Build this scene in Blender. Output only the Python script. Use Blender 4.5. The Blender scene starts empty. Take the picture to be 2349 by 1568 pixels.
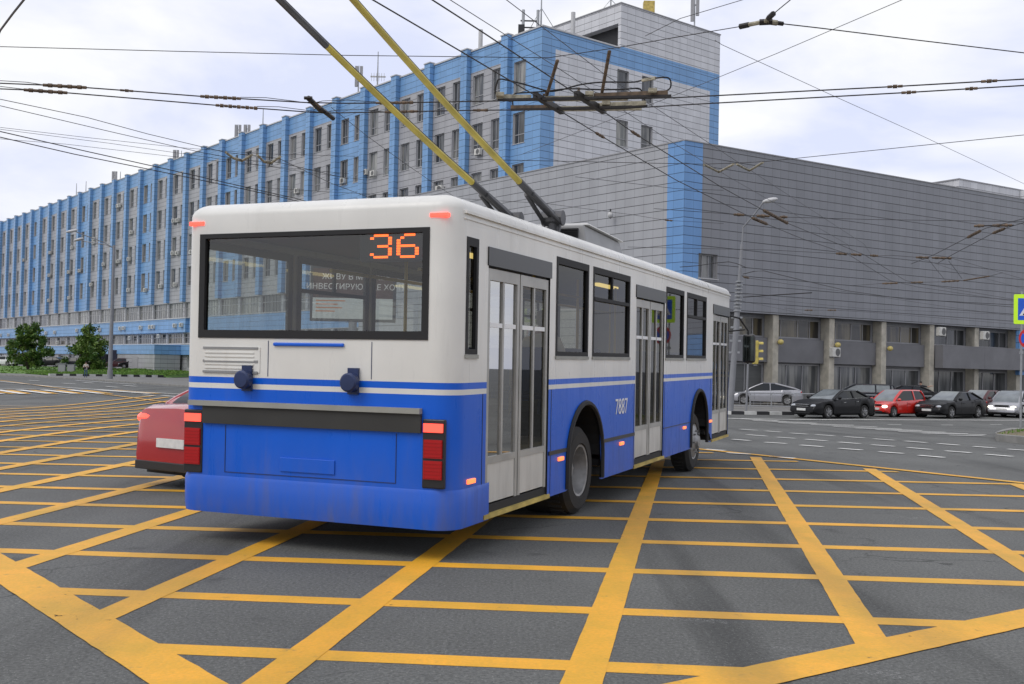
import bpy, bmesh, math, random
from mathutils import Vector, Matrix
sc = bpy.context.scene
col = sc.collection
rnd = random.Random(11)
V = Vector

# ------------------------------------------------------------------ camera
FPX, CX, CY, EYE = 2450.0, 1174.5, 784.0, 1.58
PIT, ROL = math.atan(62 / 2450), math.radians(1.25)
fwd = V((0, math.cos(PIT), math.sin(PIT)))
_r, _u = V((1, 0, 0)), V((0, -math.sin(PIT), math.cos(PIT)))
RGT = _r * math.cos(ROL) + _u * math.sin(ROL)
UPV = -_r * math.sin(ROL) + _u * math.cos(ROL)
EYEP = V((0, 0, EYE))
cam = bpy.data.objects.new('camera', bpy.data.cameras.new('camera'))
col.objects.link(cam)
cam.matrix_world = Matrix(((RGT.x, UPV.x, -fwd.x, 0), (RGT.y, UPV.y, -fwd.y, 0), (RGT.z, UPV.z, -fwd.z, EYE), (0, 0, 0, 1)))
cam.data.sensor_width = 36
cam.data.lens = FPX / 2349 * 36
cam.data.clip_start = 0.1
cam.data.clip_end = 6000
sc.camera = cam


def ray(x, y): return fwd * FPX + RGT * (x - CX) - UPV * (y - CY)
def at_z(x, y, z):
    d = ray(x, y); return EYEP + d * ((z - EYE) / d.z)
def at_y(x, y, Y):
    d = ray(x, y); return EYEP + d * (Y / d.y)
def on_plane(x, y, o, n):
    d = ray(x, y); return EYEP + d * ((o - EYEP).dot(n) / d.dot(n))
def terr0(Y):
    t = min(max((Y - 20) / 30, 0), 1); return -.5 * t * t * (3 - 2 * t)
def terr(Y):
    a = math.floor(Y); f = Y - a
    return terr0(a) * (1 - f) + terr0(a + 1) * f
def ground(x, y, dz=0.0):
    z = 0.0
    for _ in range(50):
        p = at_z(x, y, z); z = .5 * z + .5 * (terr(p.y) + dz)
    return p


# ------------------------------------------------------------------ mesh builder
class MB:
    def __init__(s): s.v = []; s.f = []; s.m = []
    def add(s, pts, faces, mi=0):
        n = len(s.v); s.v += [tuple(p) for p in pts]
        for f in faces: s.f.append(tuple(i + n for i in f)); s.m.append(mi)
    def quad(s, a, b, c, d, mi=0): s.add([a, b, c, d], [(0, 1, 2, 3)], mi)
    def hexa(s, p, mi=0):
        s.add(p, [(0, 3, 2, 1), (4, 5, 6, 7), (0, 1, 5, 4), (1, 2, 6, 5), (2, 3, 7, 6), (3, 0, 4, 7)], mi)
    def box(s, x0, x1, y0, y1, z0, z1, mi=0):
        s.hexa([(x0, y0, z0), (x1, y0, z0), (x1, y1, z0), (x0, y1, z0), (x0, y0, z1), (x1, y0, z1), (x1, y1, z1), (x0, y1, z1)], mi)
    def pbox(s, P, u0, u1, z0, z1, d0, d1, mi=0):
        s.hexa([P(u0, z0, d0), P(u1, z0, d0), P(u1, z0, d1), P(u0, z0, d1), P(u0, z1, d0), P(u1, z1, d0), P(u1, z1, d1), P(u0, z1, d1)], mi)
    def cyl(s, a, b, r0, r1=None, n=12, mi=0, caps=True):
        a, b = V(a), V(b); r1 = r0 if r1 is None else r1
        d = (b - a).normalized(); t = d.cross(V((0, 0, 1)))
        if t.length < .05: t = d.cross(V((1, 0, 0)))
        t.normalize(); w = d.cross(t)
        pts = []
        for c, r in ((a, r0), (b, r1)):
            for i in range(n):
                an = 2 * math.pi * i / n; pts.append(c + t * (r * math.cos(an)) + w * (r * math.sin(an)))
        fs = [(i, (i + 1) % n, n + (i + 1) % n, n + i) for i in range(n)]
        if caps: fs += [tuple(range(n - 1, -1, -1)), tuple(range(n, 2 * n))]
        s.add(pts, fs, mi)
    def tube(s, pts, r, n=6, mi=0, r1=None):
        pts = [V(p) for p in pts]; N = len(pts); ring = []; t0 = None
        for i, p in enumerate(pts):
            d = (pts[min(i + 1, N - 1)] - pts[max(i - 1, 0)]).normalized()
            if t0 is None:
                t0 = d.cross(V((0, 0, 1)))
                if t0.length < .05: t0 = d.cross(V((1, 0, 0)))
            t = (t0 - d * t0.dot(d)).normalized(); t0 = t; w = d.cross(t)
            rr = r if r1 is None else r + (r1 - r) * i / (N - 1)
            ring += [p + t * (rr * math.cos(2 * math.pi * k / n)) + w * (rr * math.sin(2 * math.pi * k / n)) for k in range(n)]
        fs = [(i * n + k, i * n + (k + 1) % n, (i + 1) * n + (k + 1) % n, (i + 1) * n + k) for i in range(N - 1) for k in range(n)]
        fs += [tuple(range(n - 1, -1, -1)), tuple(range((N - 1) * n, N * n))]
        s.add(ring, fs, mi)
    def lathe(s, prof, o, ax, n=24, mi=0):   # prof: (offset along axis, radius)
        o, d = V(o), V(ax).normalized(); t = d.cross(V((0, 0, 1)))
        if t.length < .05: t = d.cross(V((1, 0, 0)))
        t.normalize(); w = d.cross(t); pts = []
        for a, r in prof:
            for k in range(n):
                an = 2 * math.pi * k / n; pts.append(o + d * a + t * (r * math.cos(an)) + w * (r * math.sin(an)))
        m = len(prof)
        fs = [(i * n + k, i * n + (k + 1) % n, (i + 1) * n + (k + 1) % n, (i + 1) * n + k) for i in range(m - 1) for k in range(n)]
        s.add(pts, fs, mi)
    def ball(s, c, rx, ry, rz, n=10, mi=0):
        pts = []; m = n // 2 + 1
        for i in range(m + 1):
            a = math.pi * i / m
            for k in range(n):
                b = 2 * math.pi * k / n
                pts.append((c[0] + rx * math.sin(a) * math.cos(b), c[1] + ry * math.sin(a) * math.sin(b), c[2] + rz * math.cos(a)))
        fs = [(i * n + k, i * n + (k + 1) % n, (i + 1) * n + (k + 1) % n, (i + 1) * n + k) for i in range(m) for k in range(n)]
        s.add(pts, fs, mi)
    def prism(s, poly, P, d0, d1, mi=0):     # poly of (u,z)
        n = len(poly); pts = [P(u, z, d0) for u, z in poly] + [P(u, z, d1) for u, z in poly]
        s.add(pts, [tuple(range(n)), tuple(range(2 * n - 1, n - 1, -1))] + [(i, (i + 1) % n, n + (i + 1) % n, n + i) for i in range(n)], mi)
    def build(s, name, mats, parent=None, smooth=False, bevel=0, fix=True):
        me = bpy.data.meshes.new(name)
        me.from_pydata(s.v, [], s.f)
        if not isinstance(mats, (list, tuple)): mats = [mats]
        for m in mats: me.materials.append(m)
        me.polygons.foreach_set('material_index', s.m)
        if fix:
            bm = bmesh.new(); bm.from_mesh(me)
            bmesh.ops.remove_doubles(bm, verts=bm.verts, dist=1e-5)
            bmesh.ops.recalc_face_normals(bm, faces=bm.faces)
            bm.to_mesh(me); bm.free()
        if smooth:
            for p in me.polygons: p.use_smooth = True
            try: me.set_sharp_from_angle(angle=math.radians(35))
            except Exception: pass
        o = bpy.data.objects.new(name, me); col.objects.link(o)
        if parent: o.parent = parent
        if bevel:
            b = o.modifiers.new('bevel', 'BEVEL'); b.width = bevel; b.segments = 2; b.limit_method = 'ANGLE'
        return o


def wall(mb, P, us, ue, zs, ze, holes, matf, reveal=.25, rm=None, ub=(), zb=(), zlow=None):
    U = sorted({round(x, 4) for x in [us, ue] + [h[0] for h in holes] + [h[1] for h in holes] + list(ub) if us - 1e-6 <= x <= ue + 1e-6})
    Z = sorted({round(x, 4) for x in [zs, ze] + [h[2] for h in holes] + [h[3] for h in holes] + list(zb) if zs - 1e-6 <= x <= ze + 1e-6})
    for i in range(len(U) - 1):
        um = (U[i] + U[i + 1]) / 2
        hc = [h for h in holes if h[0] < um < h[1]]
        for j in range(len(Z) - 1):
            zm = (Z[j] + Z[j + 1]) / 2
            if any(h[2] < zm < h[3] for h in hc): continue
            a, b = Z[j], Z[j]
            if zlow:
                a = min(max(a, zlow(U[i])), Z[j + 1]); b = min(max(b, zlow(U[i + 1])), Z[j + 1])
                if a >= Z[j + 1] - 1e-5 and b >= Z[j + 1] - 1e-5: continue
            mb.quad(P(U[i], a, 0), P(U[i + 1], b, 0), P(U[i + 1], Z[j + 1], 0), P(U[i], Z[j + 1], 0), matf(um, zm))
    if reveal:
        for u0, u1, z0, z1 in [h[:4] for h in holes]:
            m = rm if rm is not None else matf((u0 + u1) / 2, z1 + .05)
            c = [(u0, z0), (u1, z0), (u1, z1), (u0, z1)]
            for k in range(4):
                (a, b), (e, g) = c[k], c[(k + 1) % 4]
                mb.quad(P(a, b, 0), P(e, g, 0), P(e, g, -reveal), P(a, b, -reveal), m)


def tag(o, label=None, cat=None, group=None, kind=None):
    if label: o['label'] = label
    if cat: o['category'] = cat
    if group: o['group'] = group
    if kind: o['kind'] = kind
    return o
def empty(name, loc, rz=0, label=None, cat=None, group=None):
    o = bpy.data.objects.new(name, None); col.objects.link(o)
    o.location = loc; o.rotation_euler = (0, 0, rz); o.empty_display_size = .2
    return tag(o, label, cat, group)
def text_mesh(name, body, size, m, parent, mw, ext=.004, align='CENTER', sx=1.0):
    cu = bpy.data.curves.new(name, 'FONT'); cu.body = body; cu.size = size; cu.extrude = ext
    cu.align_x = align; cu.align_y = 'CENTER'
    t = bpy.data.objects.new(name, cu); col.objects.link(t)
    bpy.context.view_layer.update()
    me = bpy.data.meshes.new_from_object(t.evaluated_get(bpy.context.evaluated_depsgraph_get()))
    bpy.data.objects.remove(t); me.materials.clear(); me.materials.append(m)
    o = bpy.data.objects.new(name, me); col.objects.link(o)
    o.parent = parent; o.matrix_local = mw @ Matrix.Diagonal((sx, 1, 1, 1))
    return o
ORD = ['first', 'second', 'third', 'fourth', 'fifth', 'sixth', 'seventh', 'eighth', 'ninth', 'tenth', 'eleventh', 'twelfth', 'thirteenth', 'fourteenth', 'fifteenth', 'sixteenth', 'seventeenth', 'eighteenth', 'nineteenth', 'twentieth'] + ['twenty-' + w for w in ('first', 'second', 'third', 'fourth', 'fifth', 'sixth', 'seventh', 'eighth', 'ninth')] + ['thirtieth', 'thirty-first', 'thirty-second']

# ------------------------------------------------------------------ materials
def nt(name):
    m = bpy.data.materials.new(name); m.use_nodes = True
    return m, m.node_tree.nodes, m.node_tree.links, m.node_tree.nodes['Principled BSDF']
def N(ns, t, **k):
    n = ns.new(t)
    for a, b in k.items(): setattr(n, a, b)
    return n
def math_(ns, ls, op, a, b=None):
    n = ns.new('ShaderNodeMath'); n.operation = op
    for i, x in enumerate((a, b)):
        if x is None: continue
        if isinstance(x, (int, float)): n.inputs[i].default_value = x
        else: ls.new(x, n.inputs[i])
    return n.outputs[0]
def mixc(ns, ls, fac, a, b, blend='MIX'):
    n = ns.new('ShaderNodeMix'); n.data_type = 'RGBA'; n.blend_type = blend
    for i, x in ((0, fac), (6, a), (7, b)):
        if isinstance(x, (int, float)): n.inputs[i].default_value = x
        elif isinstance(x, tuple): n.inputs[i].default_value = (*x, 1) if len(x) == 3 else x
        else: ls.new(x, n.inputs[i])
    return n.outputs[2]
def mat(name, c, rough=.5, metal=0, spec=.5, coat=0, var=.12, vs=3.0, bump=0, bs=40, emis=None, es=1.0, stretch=None):
    m, ns, ls, b = nt(name)
    b.inputs['Roughness'].default_value = rough; b.inputs['Metallic'].default_value = metal
    b.inputs['Specular IOR Level'].default_value = spec; b.inputs['Coat Weight'].default_value = coat
    b.inputs['Coat Roughness'].default_value = .08
    if emis:
        b.inputs['Emission Color'].default_value = (*emis, 1); b.inputs['Emission Strength'].default_value = es
    b.inputs['Base Color'].default_value = (*c, 1)
    if var or bump:
        tc = N(ns, 'ShaderNodeTexCoord'); src = tc.outputs['Object']
        if stretch:
            mp = N(ns, 'ShaderNodeMapping'); mp.inputs['Scale'].default_value = stretch; ls.new(src, mp.inputs[0]); src = mp.outputs[0]
    if var:
        nz = N(ns, 'ShaderNodeTexNoise'); nz.inputs['Scale'].default_value = vs; nz.inputs['Detail'].default_value = 5
        ls.new(src, nz.inputs['Vector'])
        mr = N(ns, 'ShaderNodeMapRange'); mr.inputs[1].default_value = .25; mr.inputs[2].default_value = .75
        mr.inputs[3].default_value = 1 - var; mr.inputs[4].default_value = 1 + var * .5
        ls.new(nz.outputs[0], mr.inputs[0])
        cc = mixc(ns, ls, 1.0, c, mr.outputs[0], 'MULTIPLY'); ls.new(cc, b.inputs['Base Color'])
    if bump:
        nb = N(ns, 'ShaderNodeTexNoise'); nb.inputs['Scale'].default_value = bs; ls.new(src, nb.inputs['Vector'])
        bp = N(ns, 'ShaderNodeBump'); bp.inputs['Strength'].default_value = bump; bp.inputs['Distance'].default_value = .02
        ls.new(nb.outputs[0], bp.inputs['Height']); ls.new(bp.outputs[0], b.inputs['Normal'])
    return m
def clad(name, c, row, cw, rough=.38, seam=.05, tint=.07, vs=.35):
    m, ns, ls, b = nt(name)
    b.inputs['Roughness'].default_value = rough; b.inputs['Specular IOR Level'].default_value = .4
    tc = N(ns, 'ShaderNodeTexCoord'); sp = N(ns, 'ShaderNodeSeparateXYZ'); ls.new(tc.outputs['Object'], sp.inputs[0])
    zr = math_(ns, ls, 'DIVIDE', sp.outputs[2], row)
    xy = math_(ns, ls, 'DIVIDE', math_(ns, ls, 'ADD', sp.outputs[0], sp.outputs[1]), cw)
    fz = math_(ns, ls, 'FRACT', math_(ns, ls, 'ADD', zr, 40.0)); fx = math_(ns, ls, 'FRACT', math_(ns, ls, 'ADD', xy, 400.0))
    ln = math_(ns, ls, 'LESS_THAN', fz, seam)
    vl = math_(ns, ls, 'MULTIPLY', math_(ns, ls, 'LESS_THAN', fx, .05), .5)
    idx = math_(ns, ls, 'ADD', math_(ns, ls, 'FLOOR', zr), math_(ns, ls, 'MULTIPLY', math_(ns, ls, 'FLOOR', xy), 57.31))
    wn = N(ns, 'ShaderNodeTexWhiteNoise', noise_dimensions='1D'); ls.new(idx, wn.inputs['W'])
    mr = N(ns, 'ShaderNodeMapRange'); mr.inputs[3].default_value = 1 - tint; mr.inputs[4].default_value = 1 + tint * .6
    ls.new(wn.outputs[0], mr.inputs[0])
    nz = N(ns, 'ShaderNodeTexNoise'); nz.inputs['Scale'].default_value = vs; nz.inputs['Detail'].default_value = 6
    mp = N(ns, 'ShaderNodeMapping'); mp.inputs['Scale'].default_value = (2.2, 2.2, .5)
    ls.new(tc.outputs['Object'], mp.inputs[0]); ls.new(mp.outputs[0], nz.inputs['Vector'])
    mr2 = N(ns, 'ShaderNodeMapRange'); mr2.inputs[1].default_value = .3; mr2.inputs[2].default_value = .7
    mr2.inputs[3].default_value = .88; mr2.inputs[4].default_value = 1.05; ls.new(nz.outputs[0], mr2.inputs[0])
    k = math_(ns, ls, 'MULTIPLY', mr.outputs[0], mr2.outputs[0])
    cc = mixc(ns, ls, 1.0, c, k, 'MULTIPLY')
    cc = mixc(ns, ls, vl, cc, tuple(x * .45 for x in c))
    cc = mixc(ns, ls, ln, cc, tuple(x * .2 for x in c))
    ls.new(cc, b.inputs['Base Color'])
    bp = N(ns, 'ShaderNodeBump'); bp.inputs['Strength'].default_value = .5; bp.inputs['Distance'].default_value = .02
    ls.new(math_(ns, ls, 'ADD', math_(ns, ls, 'SUBTRACT', 1.0, ln), math_(ns, ls, 'MULTIPLY', wn.outputs[0], .3)), bp.inputs['Height'])
    ls.new(bp.outputs[0], b.inputs['Normal'])
    return m
def pane_mat(name, c, c2, rough=.06, sc_=.9):
    m, ns, ls, b = nt(name)
    b.inputs['Roughness'].default_value = rough; b.inputs['Specular IOR Level'].default_value = .6
    tc = N(ns, 'ShaderNodeTexCoord'); mp = N(ns, 'ShaderNodeMapping'); mp.inputs['Scale'].default_value = (2.5, 2.5, .25)
    ls.new(tc.outputs['Object'], mp.inputs[0])
    nz = N(ns, 'ShaderNodeTexNoise'); nz.inputs['Scale'].default_value = sc_; nz.inputs['Detail'].default_value = 3
    ls.new(mp.outputs[0], nz.inputs['Vector'])
    rp = N(ns, 'ShaderNodeValToRGB'); rp.color_ramp.elements[0].position = .42; rp.color_ramp.elements[1].position = .6
    rp.color_ramp.elements[0].color = (*c, 1); rp.color_ramp.elements[1].color = (*c2, 1)
    ls.new(nz.outputs[0], rp.inputs[0]); ls.new(rp.outputs[0], b.inputs['Base Color'])
    return m
def glass_mat(name, tint, refl=1.0):
    m, ns, ls, b = nt(name); ns.remove(b)
    tr = N(ns, 'ShaderNodeBsdfTransparent'); tr.inputs[0].default_value = (*tint, 1)
    gl = N(ns, 'ShaderNodeBsdfGlossy'); gl.inputs['Roughness'].default_value = .015
    fr = N(ns, 'ShaderNodeFresnel'); fr.inputs[0].default_value = 1.55
    mx = N(ns, 'ShaderNodeMixShader')
    ls.new(math_(ns, ls, 'MINIMUM', math_(ns, ls, 'MULTIPLY', fr.outputs[0], refl), 1.0), mx.inputs[0])
    ls.new(tr.outputs[0], mx.inputs[1]); ls.new(gl.outputs[0], mx.inputs[2])
    ls.new(mx.outputs[0], ns['Material Output'].inputs[0])
    return m

M = {}
M['clad_lt'] = clad('pale grey cladding', (.60, .605, .625), .635, 1.05, seam=.07)
M['clad_md'] = clad('mid grey cladding', (.37, .37, .385), .635, 1.05, seam=.075)
M['clad_bl'] = clad('blue cladding', (.175, .345, .60), .635, 1.05, seam=.065)
M['clad_shade'] = clad('shaded grey cladding', (.225, .232, .254), .576, .78, rough=.33, tint=.05, seam=.08)  # right face of the grey building, its shade put into the panel colour
M['clad_lit'] = clad('lit grey cladding', (.365, .372, .392), .576, .78, rough=.33, seam=.08, tint=.05)  # same panels on the left face, painted brighter for the light there
M['clad_b2'] = clad('bright blue cladding', (.15, .315, .60), .576, .78, seam=.07)
M['band_gr'] = mat('grey render', (.17, .17, .18), .7, var=.2, vs=.8)
M['trim_wh'] = mat('pale metal trim', (.5, .5, .5), .4, var=.1)
M['trim_gr'] = mat('grey window frame', (.30, .30, .31), .45, var=.1)
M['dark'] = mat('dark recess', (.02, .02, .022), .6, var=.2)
M['stone'] = mat('pale stone tile', (.46, .43, .36), .75, var=.3, vs=2.5, bump=.3, bs=14)
M['pane_d'] = pane_mat('dark pane', (.03, .034, .038), (.10, .105, .11))
M['pane_m'] = pane_mat('curtained pane', (.06, .065, .07), (.22, .22, .21))
M['pane_l'] = pane_mat('blind pane', (.13, .14, .14), (.30, .30, .28))
M['pane_o'] = pane_mat('warm pane', (.03, .028, .025), (.13, .11, .07))
M['shutter'] = mat('grey roller shutter', (.10, .105, .105), .5, var=.2, vs=1.2, bump=.6, bs=20, stretch=(.02, .02, 5))
M['steel'] = mat('galvanised steel', (.35, .36, .37), .45, .6, var=.2, vs=6)
M['post_gr'] = mat('grey painted post', (.22, .225, .24), .5, var=.15, vs=2)
M['black'] = mat('black rubber', (.012, .012, .013), .7, var=.2)
M['blackp'] = mat('black plastic', (.018, .018, .02), .35, var=.1)
M['wire'] = mat('dark copper wire', (.025, .022, .022), .5, .3, var=.2, vs=8)
M['wire2'] = mat('grey steel wire', (.10, .10, .11), .5, .4, var=.2, vs=8)
M['insul'] = mat('rusty insulator', (.14, .095, .06), .7, var=.7, vs=9)
M['insul2'] = mat('grimy cream insulator', (.34, .31, .23), .6, var=.6, vs=12)
M['ac'] = mat('aged white plastic', (.62, .61, .57), .5, var=.2, vs=4)
M['acf'] = mat('air conditioner grille', (.12, .12, .12), .6, var=.3, vs=20)
M['white_p'] = mat('white road paint', (.78, .77, .73), .6, var=.3, vs=3)
# ---- asphalt
m, ns, ls, b = nt('asphalt'); M['asph'] = m
tc = N(ns, 'ShaderNodeTexCoord')
n1 = N(ns, 'ShaderNodeTexNoise'); n1.inputs['Scale'].default_value = 42; n1.inputs['Detail'].default_value = 4; n1.inputs['Roughness'].default_value = .75
n2 = N(ns, 'ShaderNodeTexNoise'); n2.inputs['Scale'].default_value = .35; n2.inputs['Detail'].default_value = 6
mp = N(ns, 'ShaderNodeMapping'); mp.inputs['Rotation'].default_value = (0, 0, math.radians(-24)); mp.inputs['Scale'].default_value = (1.1, .07, 1)
n3 = N(ns, 'ShaderNodeTexNoise'); n3.inputs['Scale'].default_value = 1.0; n3.inputs['Detail'].default_value = 5; n3.inputs['Roughness'].default_value = .6
mp2 = N(ns, 'ShaderNodeMapping'); mp2.inputs['Rotation'].default_value = (0, 0, math.radians(62)); mp2.inputs['Scale'].default_value = (.9, .06, 1)
n4 = N(ns, 'ShaderNodeTexNoise'); n4.inputs['Scale'].default_value = 1.0; n4.inputs['Detail'].default_value = 5
vo = N(ns, 'ShaderNodeTexVoronoi'); vo.inputs['Scale'].default_value = 38
for n in (n1, n2, vo): ls.new(tc.outputs['Object'], n.inputs['Vector'])
ls.new(tc.outputs['Object'], mp.inputs[0]); ls.new(mp.outputs[0], n3.inputs['Vector'])
ls.new(tc.outputs['Object'], mp2.inputs[0]); ls.new(mp2.outputs[0], n4.inputs['Vector'])
def rng(ns, ls, o, a, b_, c, d):
    r = N(ns, 'ShaderNodeMapRange'); 
    for i, x in zip((1, 2, 3, 4), (a, b_, c, d)): r.inputs[i].default_value = x
    ls.new(o, r.inputs[0]); return r.outputs[0]
k = math_(ns, ls, 'MULTIPLY', rng(ns, ls, n1.outputs[0], .3, .72, .42, 1.65), rng(ns, ls, n2.outputs[0], .3, .7, .76, 1.2))
k = math_(ns, ls, 'MULTIPLY', k, rng(ns, ls, n3.outputs[0], .54, .70, 1.0, .55))
k = math_(ns, ls, 'MULTIPLY', k, rng(ns, ls, n4.outputs[0], .56, .72, 1.0, .66))
k = math_(ns, ls, 'ADD', k, math_(ns, ls, 'MULTIPLY', math_(ns, ls, 'LESS_THAN', vo.outputs['Distance'], .16), .9))
dn = N(ns, 'ShaderNodeTexNoise'); dn.inputs['Scale'].default_value = 1.3; dn.inputs['Detail'].default_value = 6; ls.new(tc.outputs['Object'], dn.inputs['Vector'])
wv = N(ns, 'ShaderNodeVectorMath', operation='SCALE'); wv.inputs['Scale'].default_value = 1.1; ls.new(dn.outputs['Color'], wv.inputs[0])
wa = N(ns, 'ShaderNodeVectorMath', operation='ADD'); ls.new(tc.outputs['Object'], wa.inputs[0]); ls.new(wv.outputs[0], wa.inputs[1])
vc = N(ns, 'ShaderNodeTexVoronoi', feature='DISTANCE_TO_EDGE'); vc.inputs['Scale'].default_value = .28; ls.new(wa.outputs[0], vc.inputs['Vector'])
ck = math_(ns, ls, 'MULTIPLY', rng(ns, ls, vc.outputs['Distance'], .0015, .006, .6, 0), rng(ns, ls, n2.outputs[0], .48, .6, 0, 1))
so_ = N(ns, 'ShaderNodeTexNoise'); so_.inputs['Scale'].default_value = 1.7; so_.inputs['Detail'].default_value = 2; ls.new(tc.outputs['Object'], so_.inputs['Vector'])
k = math_(ns, ls, 'MULTIPLY', k, rng(ns, ls, so_.outputs[0], .66, .76, 1, .62))
k = math_(ns, ls, 'MULTIPLY', k, math_(ns, ls, 'SUBTRACT', 1.0, ck))
cc = mixc(ns, ls, 1.0, (.104, .106, .100), k, 'MULTIPLY'); ls.new(cc, b.inputs['Base Color'])
b.inputs['Roughness'].default_value = .82
bp = N(ns, 'ShaderNodeBump'); bp.inputs['Strength'].default_value = .55; bp.inputs['Distance'].default_value = .012
ls.new(n1.outputs[0], bp.inputs['Height']); ls.new(bp.outputs[0], b.inputs['Normal'])
# ---- yellow box paint, worn
m, ns, ls, b = nt('worn yellow road paint'); M['yel_p'] = m
tc = N(ns, 'ShaderNodeTexCoord')
n1 = N(ns, 'ShaderNodeTexNoise'); n1.inputs['Scale'].default_value = 1.6; n1.inputs['Detail'].default_value = 7; n1.inputs['Roughness'].default_value = .65
n2 = N(ns, 'ShaderNodeTexNoise'); n2.inputs['Scale'].default_value = 45; n2.inputs['Detail'].default_value = 4
n3 = N(ns, 'ShaderNodeTexNoise'); n3.inputs['Scale'].default_value = 7; n3.inputs['Detail'].default_value = 6; n3.inputs['Roughness'].default_value = .7
for n in (n1, n2, n3): ls.new(tc.outputs['Object'], n.inputs['Vector'])
cc = mixc(ns, ls, rng(ns, ls, n1.outputs[0], .35, .65, 0, 1), (.68, .365, .02), (.90, .42, .026))
cc = mixc(ns, ls, rng(ns, ls, n2.outputs[0], .35, .7, .25, 0), cc, (.36, .24, .03))
cc = mixc(ns, ls, rng(ns, ls, n3.outputs[0], .60, .78, 0, .75), cc, (.16, .13, .06))
for ang, sc3 in ((-24, (1.1, .07, 1)), (62, (.9, .06, 1))):      # tyre tracks run across paint and asphalt alike
    mp3 = N(ns, 'ShaderNodeMapping'); mp3.inputs['Rotation'].default_value = (0, 0, math.radians(ang)); mp3.inputs['Scale'].default_value = sc3
    n6 = N(ns, 'ShaderNodeTexNoise'); n6.inputs['Scale'].default_value = 1.0; n6.inputs['Detail'].default_value = 5
    ls.new(tc.outputs['Object'], mp3.inputs[0]); ls.new(mp3.outputs[0], n6.inputs['Vector'])
    cc = mixc(ns, ls, rng(ns, ls, n6.outputs[0], .50, .70, 0, .42), cc, (.22, .15, .03))
ls.new(cc, b.inputs['Base Color']); b.inputs['Roughness'].default_value = .6
n4 = N(ns, 'ShaderNodeTexNoise'); n4.inputs['Scale'].default_value = 14; n4.inputs['Detail'].default_value = 9; n4.inputs['Roughness'].default_value = .72
n5 = N(ns, 'ShaderNodeTexNoise'); n5.inputs['Scale'].default_value = .55; n5.inputs['Detail'].default_value = 4
for n in (n4, n5): ls.new(tc.outputs['Object'], n.inputs['Vector'])
thr = rng(ns, ls, n5.outputs[0], .35, .70, .76, .61)
ls.new(math_(ns, ls, 'LESS_THAN', n4.outputs[0], thr), b.inputs['Alpha'])
bp = N(ns, 'ShaderNodeBump'); bp.inputs['Strength'].default_value = .3; bp.inputs['Distance'].default_value = .01
ls.new(n2.outputs[0], bp.inputs['Height']); ls.new(bp.outputs[0], b.inputs['Normal'])
M['pave'] = mat('pavement asphalt', (.19, .185, .175), .85, var=.25, vs=.8, bump=.3)
M['kerb'] = mat('concrete kerb', (.24, .235, .22), .85, var=.35, vs=2)
M['kerb_w'] = mat('white kerb paint', (.6, .6, .57), .7, var=.3, vs=2)
M['kerb_k'] = mat('black kerb paint', (.03, .03, .032), .7, var=.3, vs=2)
M['soil'] = mat('dusty verge soil', (.17, .14, .08), .95, var=.5, vs=2, bump=.5, bs=9)
M['grass'] = mat('verge grass', (.11, .22, .03), .8, var=.5, vs=.6)
M['leaf_a'] = mat('dark green leaf', (.06, .13, .02), .55, var=.5, vs=1.2)
M['leaf_b'] = mat('yellow green leaf', (.12, .19, .025), .55, var=.5, vs=1.2)
M['bark'] = mat('bark', (.07, .055, .04), .9, var=.4, vs=8)
def bus_paint(name, c, rough):
    m, ns, ls, b = nt(name)
    tc = N(ns, 'ShaderNodeTexCoord'); sp = N(ns, 'ShaderNodeSeparateXYZ'); ls.new(tc.outputs['Object'], sp.inputs[0])
    mp = N(ns, 'ShaderNodeMapping'); mp.inputs['Scale'].default_value = (3, 3, .5); ls.new(tc.outputs['Object'], mp.inputs[0])
    n1 = N(ns, 'ShaderNodeTexNoise'); n1.inputs['Scale'].default_value = 2.2; n1.inputs['Detail'].default_value = 7; n1.inputs['Roughness'].default_value = .65; ls.new(mp.outputs[0], n1.inputs['Vector'])
    n2 = N(ns, 'ShaderNodeTexNoise'); n2.inputs['Scale'].default_value = 1.1; n2.inputs['Detail'].default_value = 6; ls.new(tc.outputs['Object'], n2.inputs['Vector'])
    n3 = N(ns, 'ShaderNodeTexNoise'); n3.inputs['Scale'].default_value = 30; n3.inputs['Detail'].default_value = 3; ls.new(tc.outputs['Object'], n3.inputs['Vector'])
    def rg(o, a_, b_, c_, d_):
        r = N(ns, 'ShaderNodeMapRange'); r.clamp = True
        for i, x in zip((1, 2, 3, 4), (a_, b_, c_, d_)): r.inputs[i].default_value = x
        ls.new(o, r.inputs[0]); return r.outputs[0]
    low = rg(sp.outputs[2], .25, .95, .42, 0.0)          # splash dirt thrown up by the wheels
    dirt = math_(ns, ls, 'MULTIPLY', rg(n1.outputs[0], .35, .7, .15, 1), low)
    dirt = math_(ns, ls, 'ADD', dirt, rg(n1.outputs[0], .56, .78, 0, .12))
    cc = mixc(ns, ls, rg(n2.outputs[0], .3, .7, 0, 1), tuple(x * .9 for x in c), tuple(min(1, x * 1.06) for x in c))
    cc = mixc(ns, ls, math_(ns, ls, 'MINIMUM', dirt, .6), cc, (.14, .125, .105))
    ls.new(cc, b.inputs['Base Color'])
    ls.new(math_(ns, ls, 'ADD', rg(n1.outputs[0], .3, .7, rough - .08, rough + .14), math_(ns, ls, 'MULTIPLY', dirt, .5)), b.inputs['Roughness'])
    b.inputs['Coat Weight'].default_value = .12; b.inputs['Coat Roughness'].default_value = .12; b.inputs['Specular IOR Level'].default_value = .32
    bp = N(ns, 'ShaderNodeBump'); bp.inputs['Strength'].default_value = .15; bp.inputs['Distance'].default_value = .012; ls.new(n2.outputs[0], bp.inputs['Height']); ls.new(bp.outputs[0], b.inputs['Normal'])
    return m
M['bus_w'] = bus_paint('bus cream white paint', (.70, .69, .65), .3)
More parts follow.
